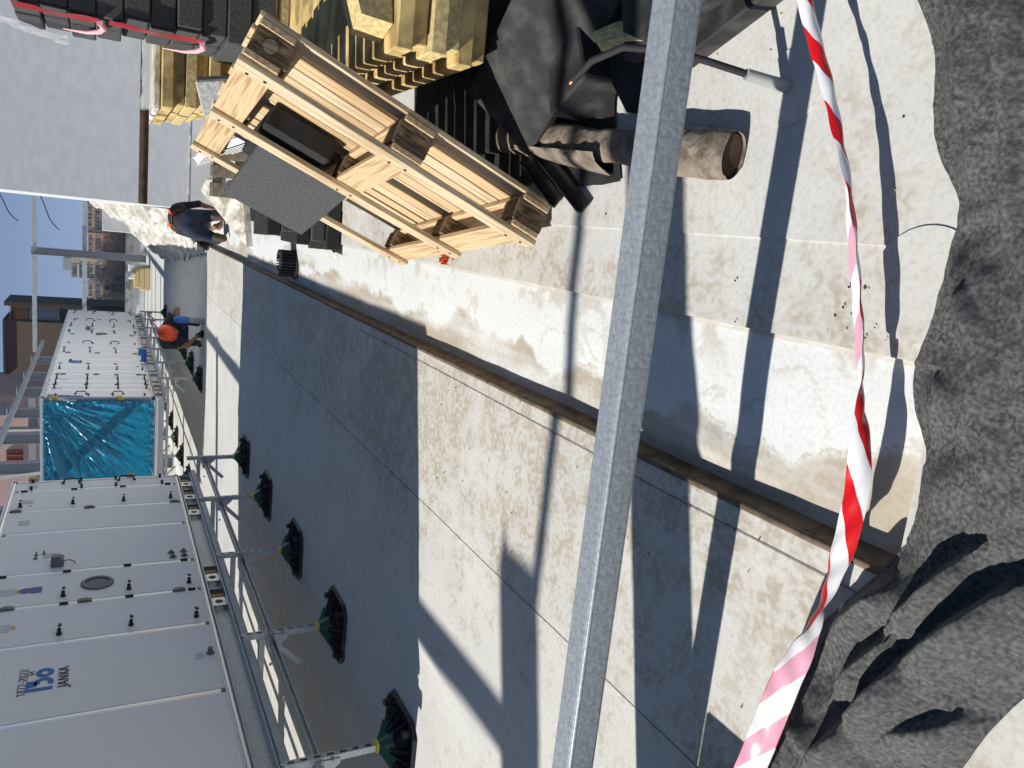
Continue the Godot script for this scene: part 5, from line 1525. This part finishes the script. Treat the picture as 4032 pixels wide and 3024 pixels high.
# ---------- people ----------
# bones: [from, radius, to, radius, colour]; one continuous skin by surface nets
func body_mesh(bones: Array, cell: float, k := 0.035) -> ArrayMesh:
	var lo := Vector3.ONE * 1e9; var hi := Vector3.ONE * -1e9
	for b in bones:
		for e in [[b[0], b[1]], [b[2], b[3]]]:
			lo = lo.min(e[0] - Vector3.ONE * (e[1] + 3 * cell)); hi = hi.max(e[0] + Vector3.ONE * (e[1] + 3 * cell))
	var n := Vector3i(((hi - lo) / cell).ceil()) + Vector3i.ONE
	var f := PackedFloat32Array(); f.resize(n.x * n.y * n.z); f.fill(1.0)
	var bi := PackedByteArray(); bi.resize(f.size())
	var bd := PackedFloat32Array(); bd.resize(f.size()); bd.fill(9.0)
	for q in bones.size():
		var b: Array = bones[q]
		var a: Vector3 = b[0]; var d: Vector3 = b[2] - b[0]
		var ra: float = b[1]; var rb: float = b[3]
		var l2 := maxf(d.length_squared(), 1e-6)
		var m := maxf(ra, rb) + 0.07
		var l0 := Vector3i(((a.min(b[2]) - Vector3.ONE * m - lo) / cell).floor()).max(Vector3i.ZERO)
		var l1 := Vector3i(((a.max(b[2]) + Vector3.ONE * m - lo) / cell).ceil()).min(n - Vector3i.ONE)
		for z in range(l0.z, l1.z + 1):
			for y in range(l0.y, l1.y + 1):
				for x in range(l0.x, l1.x + 1):
					var p := lo + Vector3(x, y, z) * cell - a
					var t := clampf(p.dot(d) / l2, 0.0, 1.0)
					var ds := (p - d * t).length() - lerpf(ra, rb, t)
					var ii := (z * n.y + y) * n.x + x
					var old := f[ii]
					var h := clampf(0.5 + 0.5 * (old - ds) / k, 0.0, 1.0)
					f[ii] = lerpf(old, ds, h) - k * h * (1.0 - h)
					if ds < bd[ii]: bd[ii] = ds; bi[ii] = q
	var mb := MB.new()
	var vid := {}
	for z in n.z - 1:
		for y in n.y - 1:
			for x in n.x - 1:
				var s := Vector3.ZERO; var cnt := 0
				var base := (z * n.y + y) * n.x + x
				var neg := 0
				var vals := []
				for c in 8:
					var v := f[base + (c & 1) + ((c >> 1) & 1) * n.x + ((c >> 2) & 1) * n.x * n.y]
					vals.append(v)
					if v < 0: neg += 1
				if neg == 0 or neg == 8: continue
				for e in [[0, 1], [2, 3], [4, 5], [6, 7], [0, 2], [1, 3], [4, 6], [5, 7], [0, 4], [1, 5], [2, 6], [3, 7]]:
					var v0: float = vals[e[0]]; var v1: float = vals[e[1]]
					if (v0 < 0) == (v1 < 0): continue
					var t := v0 / (v0 - v1)
					var p0 := Vector3(e[0] & 1, (e[0] >> 1) & 1, (e[0] >> 2) & 1); var p1 := Vector3(e[1] & 1, (e[1] >> 1) & 1, (e[1] >> 2) & 1)
					s += p0.lerp(p1, t); cnt += 1
				var g := Vector3(vals[1] - vals[0] + vals[3] - vals[2] + vals[5] - vals[4] + vals[7] - vals[6], vals[2] - vals[0] + vals[3] - vals[1] + vals[6] - vals[4] + vals[7] - vals[5], vals[4] - vals[0] + vals[5] - vals[1] + vals[6] - vals[2] + vals[7] - vals[3])
				mb.col = bones[bi[base]][4]
				vid[base] = mb.put(lo + (Vector3(x, y, z) + s / cnt) * cell, g.normalized())
	var st := [1, n.x, n.x * n.y]
	for base in vid:
		for a in 3:
			var u: int = st[(a + 1) % 3]; var w: int = st[(a + 2) % 3]
			var i0: int = base
			if not (vid.has(i0 - u) and vid.has(i0 - w) and vid.has(i0 - u - w)): continue
			var v0 := f[i0]; var v1 := f[i0 + st[a]]
			if (v0 < 0) == (v1 < 0): continue
			var q := [vid[i0], vid[i0 - u], vid[i0 - u - w], vid[i0 - w]]
			if v0 < 0: mb.ix.append_array([q[0], q[2], q[1], q[0], q[3], q[2]])
			else: mb.ix.append_array([q[0], q[1], q[2], q[0], q[2], q[3]])
	return mb.done(true)

func hand_bones(wrist: Vector3, dir: Vector3, palm_n: Vector3, c: Color, curl := 0.5) -> Array:
	var d := dir.normalized(); var nn := (palm_n - d * palm_n.dot(d)).normalized(); var s := d.cross(nn)
	var out := []
	var pc := wrist + d * 0.075
	for q in [-0.026, 0.0, 0.026]: out.append([wrist + s * q * 0.6, 0.022, pc + s * q, 0.016, c])
	for k in 4:
		var l: float = [0.062, 0.078, 0.072, 0.055][k]
		var r := pc + s * (-0.033 + 0.022 * k)
		var m1 := r + (d * cos(curl) + nn * sin(curl)) * l * 0.55
		var m2 := m1 + (d * cos(curl * 2.2) + nn * sin(curl * 2.2)) * l * 0.5
		out.append([r, 0.0105, m1, 0.0095, c]); out.append([m1, 0.0095, m2, 0.008, c])
	var th := wrist + d * 0.025 - s * 0.03
	var t1 := th + (d * 0.5 - s * 0.7 + nn * 0.3).normalized() * 0.04
	out.append([th, 0.014, t1, 0.011, c]); out.append([t1, 0.011, t1 + (d * 0.9 + nn * 0.4).normalized() * 0.032, 0.009, c])
	return out

func build_people() -> void:
	var navy := Color(0.012, 0.022, 0.05); var dark := Color(0.018, 0.018, 0.02); var skin := Color(0.36, 0.18, 0.115); var shoe := Color(0.07, 0.05, 0.03); var jeans := Color(0.015, 0.045, 0.13); var black := Color(0.012, 0.012, 0.013); var shirt := Color(0.035, 0.033, 0.033)
	# the worker kneeling with his back to the camera
	var c := Vector3(-0.26, 0, -12.3)
	var hipL := c + Vector3(-0.09, 0.47, -0.12); var hipR := c + Vector3(0.09, 0.47, -0.14)
	var kneeL := c + Vector3(-0.20, 0.075, -0.36); var kneeR := c + Vector3(0.16, 0.075, -0.42)
	var ankL := c + Vector3(-0.15, 0.12, 0.04); var ankR := c + Vector3(0.13, 0.14, -0.02)
	var chest := c + Vector3(0.06, 0.62, -0.50); var neck := c + Vector3(0.08, 0.54, -0.72)
	var shL := chest + Vector3(-0.19, -0.02, -0.10); var shR := chest + Vector3(0.17, -0.03, -0.08)
	var elL := c + Vector3(-0.22, 0.30, -0.62); var haL := c + Vector3(-0.02, 0.09, -0.52)
	var elR := c + Vector3(0.30, 0.34, -0.50); var haR := c + Vector3(0.25, 0.09, -0.62)
	var bones := [
		[hipL + Vector3(0.04, 0.03, 0), 0.125, hipR + Vector3(-0.04, 0.03, 0), 0.125, navy], [hipL, 0.125, kneeL, 0.075, navy], [hipR, 0.125, kneeR, 0.075, navy],
		[kneeL, 0.07, ankL, 0.05, navy], [kneeR, 0.07, ankR, 0.05, navy],
		[(hipL + hipR) / 2 + Vector3(0, 0.07, -0.05), 0.13, chest, 0.145, dark], [chest + Vector3(-0.1, 0, 0), 0.12, chest + Vector3(0.1, 0, 0), 0.12, dark], [chest, 0.13, neck, 0.075, dark],
		[shL, 0.062, elL, 0.047, dark], [elL, 0.042, haL, 0.03, skin], [shR, 0.065, elR, 0.048, dark], [elR, 0.042, haR, 0.03, skin],
		[ankL, 0.045, ankL + Vector3(0, -0.055, 0.10), 0.042, shoe], [ankL + Vector3(0, 0.03, 0.085), 0.045, ankL + Vector3(-0.01, -0.085, 0.115), 0.042, shoe], [ankL + Vector3(-0.02, 0.04, 0.10), 0.03, ankL + Vector3(-0.03, -0.07, 0.125), 0.035, shoe],
		[ankR, 0.045, ankR + Vector3(0, -0.055, 0.10), 0.042, shoe], [ankR + Vector3(0, 0.04, 0.085), 0.045, ankR + Vector3(0.01, -0.1, 0.115), 0.042, shoe], [ankR + Vector3(0.02, 0.05, 0.10), 0.03, ankR + Vector3(0.03, -0.09, 0.125), 0.035, shoe],
		[neck, 0.06, neck + Vector3(0.01, -0.05, -0.1), 0.095, skin], [neck + Vector3(0.01, -0.04, -0.1), 0.095, neck + Vector3(0.01, -0.10, -0.17), 0.085, skin]]
	bones.append_array(hand_bones(haL, Vector3(0.3, -0.8, -0.1), Vector3(0.3, 0, -1), skin)); bones.append_array(hand_bones(haR, Vector3(0, -0.8, -0.4), Vector3(-1, 0, 0), skin))
	var o := thing("person", "person in navy trousers and black shirt kneeling with boot soles to the camera", "person", "", at(0, 0.004, 0))
	part(o, "body", body_mesh(bones, 0.015), M.painted)
	var hair := body_mesh([[neck + Vector3(0.01, 0.0, -0.11), 0.09, neck + Vector3(0.01, -0.03, -0.17), 0.088, black]], 0.02)
	part(o, "hair", hair, M.painted)
	# orange high-visibility band round the waist and up the back
	var wb := MB.new(); var rows := []
	var w0 := (hipL + hipR) / 2 + Vector3(0.02, 0.11, -0.13)
	for i in 4:
		var row := []
		for k in 20:
			var a := lerpf(-0.4, PI + 0.4, k / 19.0)
			row.append(w0 + Vector3(cos(a) * 0.168, sin(a) * 0.155 - 0.005, -0.022 * i - 0.03 * sin(a)))
		rows.append(row)
	wb.sheet(rows)
	part(o, "orange_belt", wb.done(), M.hivis)
	for s in [-0.09, 0.10]:
		wb = MB.new(); rows = []
		for i in 8:
			var t := i / 7.0
			var p := (w0 + Vector3(s * 0.9, 0.15, -0.04)).lerp(chest + Vector3(s * 1.2, 0.14, -0.05), t)
			rows.append([p + Vector3(0.022, 0.008, 0), p + Vector3(-0.022, 0.008, 0)])
		wb.sheet(rows)
		part(o, "orange_strap", wb.done(), M.hivis)
	# the worker squatting by the vent pipe
	c = Vector3(-2.36, 0, -15.05)
	hipL = c + Vector3(-0.10, 0.33, -0.22); hipR = c + Vector3(0.10, 0.33, -0.26)
	kneeL = c + Vector3(-0.13, 0.44, 0.18); kneeR = c + Vector3(0.28, 0.42, 0.06)
	ankL = c + Vector3(-0.12, 0.07, 0.02); ankR = c + Vector3(0.22, 0.07, -0.14)
	chest = c + Vector3(-0.02, 0.60, 0.10); neck = c + Vector3(0.07, 0.62, 0.24)
	shL = chest + Vector3(-0.15, 0.03, 0.06); shR = chest + Vector3(0.22, 0.02, 0.02)
	elL = c + Vector3(-0.14, 0.28, 0.28); haL = c + Vector3(0.06, 0.10, 0.32)
	elR = c + Vector3(0.50, 0.44, 0.16); haR = c + Vector3(0.31, 0.42, 0.30)
	bones = [
		[hipL, 0.125, hipR, 0.125, jeans], [hipL, 0.115, kneeL, 0.08, jeans], [hipR, 0.115, kneeR, 0.08, jeans], [kneeL, 0.072, ankL, 0.05, jeans], [kneeR, 0.072, ankR, 0.05, jeans],
		[(hipL + hipR) / 2 + Vector3(0, 0.06, 0.03), 0.13, chest, 0.14, shirt], [chest + Vector3(-0.09, 0, 0), 0.12, chest + Vector3(0.11, 0, 0), 0.12, shirt], [chest, 0.12, neck, 0.07, shirt],
		[shL, 0.065, elL.lerp(shL, 0.45), 0.055, shirt], [elL.lerp(shL, 0.45), 0.046, elL, 0.042, skin], [elL, 0.042, haL, 0.03, skin],
		[shR, 0.065, elR.lerp(shR, 0.4), 0.055, shirt], [elR.lerp(shR, 0.4), 0.046, elR, 0.042, skin], [elR, 0.042, haR, 0.03, skin],
		[ankL, 0.05, ankL + Vector3(-0.02, -0.02, 0.16), 0.04, shoe], [ankR, 0.05, ankR + Vector3(0.05, -0.02, 0.15), 0.04, shoe],
		[neck, 0.062, neck + Vector3(0.03, -0.03, 0.10), 0.092, skin], [neck + Vector3(0.03, -0.02, 0.1), 0.092, neck + Vector3(0.05, -0.12, 0.16), 0.07, skin], [neck + Vector3(0.05, -0.07, 0.20), 0.014, neck + Vector3(0.055, -0.10, 0.235), 0.016, skin]]
	bones.append_array(hand_bones(haL, Vector3(0.5, -0.8, 0.1), Vector3(0.2, 0, -1), black)); bones.append_array(hand_bones(haR, Vector3(-0.8, -0.4, 0.2), Vector3(0, -1, 0), black))
	o = thing("person", "person in an orange helmet, dark T-shirt and jeans squatting by the vent pipe", "person", "", at(0, 0.004, 0))
	part(o, "body", body_mesh(bones, 0.015), M.painted)
	for k in [kneeL, kneeR]:
		part(o, "knee_pad", body_mesh([[k + Vector3(0, 0.03, 0.03), 0.075, k + Vector3(0, -0.07, 0.05), 0.07, black]], 0.02), M.painted)
	var hm := MB.new(); rows = []
	var hx := aim(neck + Vector3(0.03, 0.0, 0.12), Vector3(1, 0, 0.15), Vector3(-0.05, 0.62, 0.75))
	for i in 11:
		var t := i / 10.0
		var row := []
		for k in 28:
			var a := -TAU * k / 28
			var r := 0.142 * sin(t * PI * 0.54) * (1.0 + 0.03 * cos(a * 10.0) * t)
			row.append(hx * Vector3(cos(a) * r, 0.15 * cos(t * PI * 0.54), sin(a) * r * 1.16))
		rows.append(row)
	var brim := []
	for k in 28:
		var a := -TAU * k / 28
		brim.append(hx * Vector3(cos(a) * 0.156, -0.014, sin(a) * 0.178 + (0.035 if sin(a) > 0.3 else 0.0)))
	rows.append(brim)
	hm.sheet(rows, true)
	var he := part(o, "helmet", hm.done(), M.helmet)
	hm = MB.new(); hm.box(Vector3(0, -0.005, -0.14), Vector3(0.09, 0.03, 0.02), 0.005)
	part(he, "rear_band", hm.done(), M.black, hx)
	# the vent pipe he works on
	var v := thing("vent_pipe", "pale grey plastic vent pipe with a blue bag, beside the squatting worker", "pipe", "", at(-2.02, 0.004, -14.72))
	var b := MB.new(); b.lathe([Vector2(0.075, 0.0), Vector2(0.07, 0.012), Vector2(0.058, 0.02), Vector2(0.055, 0.26), Vector2(0.05, 0.26), Vector2(0.05, 0.1)], 24)
	part(v, "pipe", b.done(), M.pvc)
	b = MB.new(); b.lathe([Vector2(0.052, 0.22), Vector2(0.062, 0.30), Vector2(0.07, 0.42), Vector2(0.055, 0.5), Vector2(0.02, 0.52)], 18)
	part(v, "blue_bag", b.done(), M.blue_plastic)

# ---------- the scene ----------
func _ready() -> void:
	var cam := Camera3D.new()
	cam.name = "camera"
	add_child(cam)
	# yaw 12.1 degrees left of -z, pitched 28.25 down, held upright and stored on its side
	var ya := deg_to_rad(12.1); var pi_ := deg_to_rad(28.25); var ro := deg_to_rad(0.4)
	var fw := Vector3(-sin(ya) * cos(pi_), -sin(pi_), -cos(ya) * cos(pi_))
	var rt := fw.cross(Vector3.UP).normalized()
	var up := rt.cross(fw)
	var r2 := rt * cos(ro) + up * sin(ro); var u2 := up * cos(ro) - rt * sin(ro)
	cam.transform = Transform3D(Basis(-u2, r2, -fw), Vector3(0, 1.6, 0))
	cam.fov = 53.66
	cam.near = 0.05
	cam.far = 3000
	cam.current = true
	var env := Environment.new()
	env.background_mode = Environment.BG_SKY
	var sky := Sky.new()
	var sm := ProceduralSkyMaterial.new()
	sm.sky_top_color = Color(0.215, 0.31, 0.43)
	sm.sky_horizon_color = Color(0.55, 0.635, 0.775)
	sm.sky_curve = 0.16
	sm.ground_horizon_color = Color(0.45, 0.45, 0.44)
	sm.ground_bottom_color = Color(0.25, 0.24, 0.22)
	sm.sky_energy_multiplier = 0.95
	sky.sky_material = sm
	env.sky = sky
	env.tonemap_mode = Environment.TONE_MAPPER_LINEAR
	env.tonemap_exposure = 1.27
	env.sdfgi_enabled = true; env.ssao_enabled = true; env.ssil_enabled = true
	env.fog_enabled = true
	env.fog_density = 0.0007
	env.fog_light_color = Color(0.5, 0.56, 0.65)
	var we := WorldEnvironment.new()
	we.name = "world"
	we.environment = env
	add_child(we)
	var sun := DirectionalLight3D.new()
	sun.name = "sun"
	sun.light_energy = 1.45
	sun.light_angular_distance = 0.53
	sun.light_color = Color(1.0, 0.98, 0.94)
	sun.shadow_enabled = true
	add_child(sun)
	sun.look_at_from_position(Vector3.ZERO, Vector3(1.0, -0.933, -0.25), Vector3.UP)
	rng.seed = 1
	materials()
	build_roof()
	far_ground()
	build_wall()
	build_units()
	build_frames()
	build_screen()
	build_town()
	build_pallet()
	build_stacks()
	build_felt()
	build_tape()
	build_people()
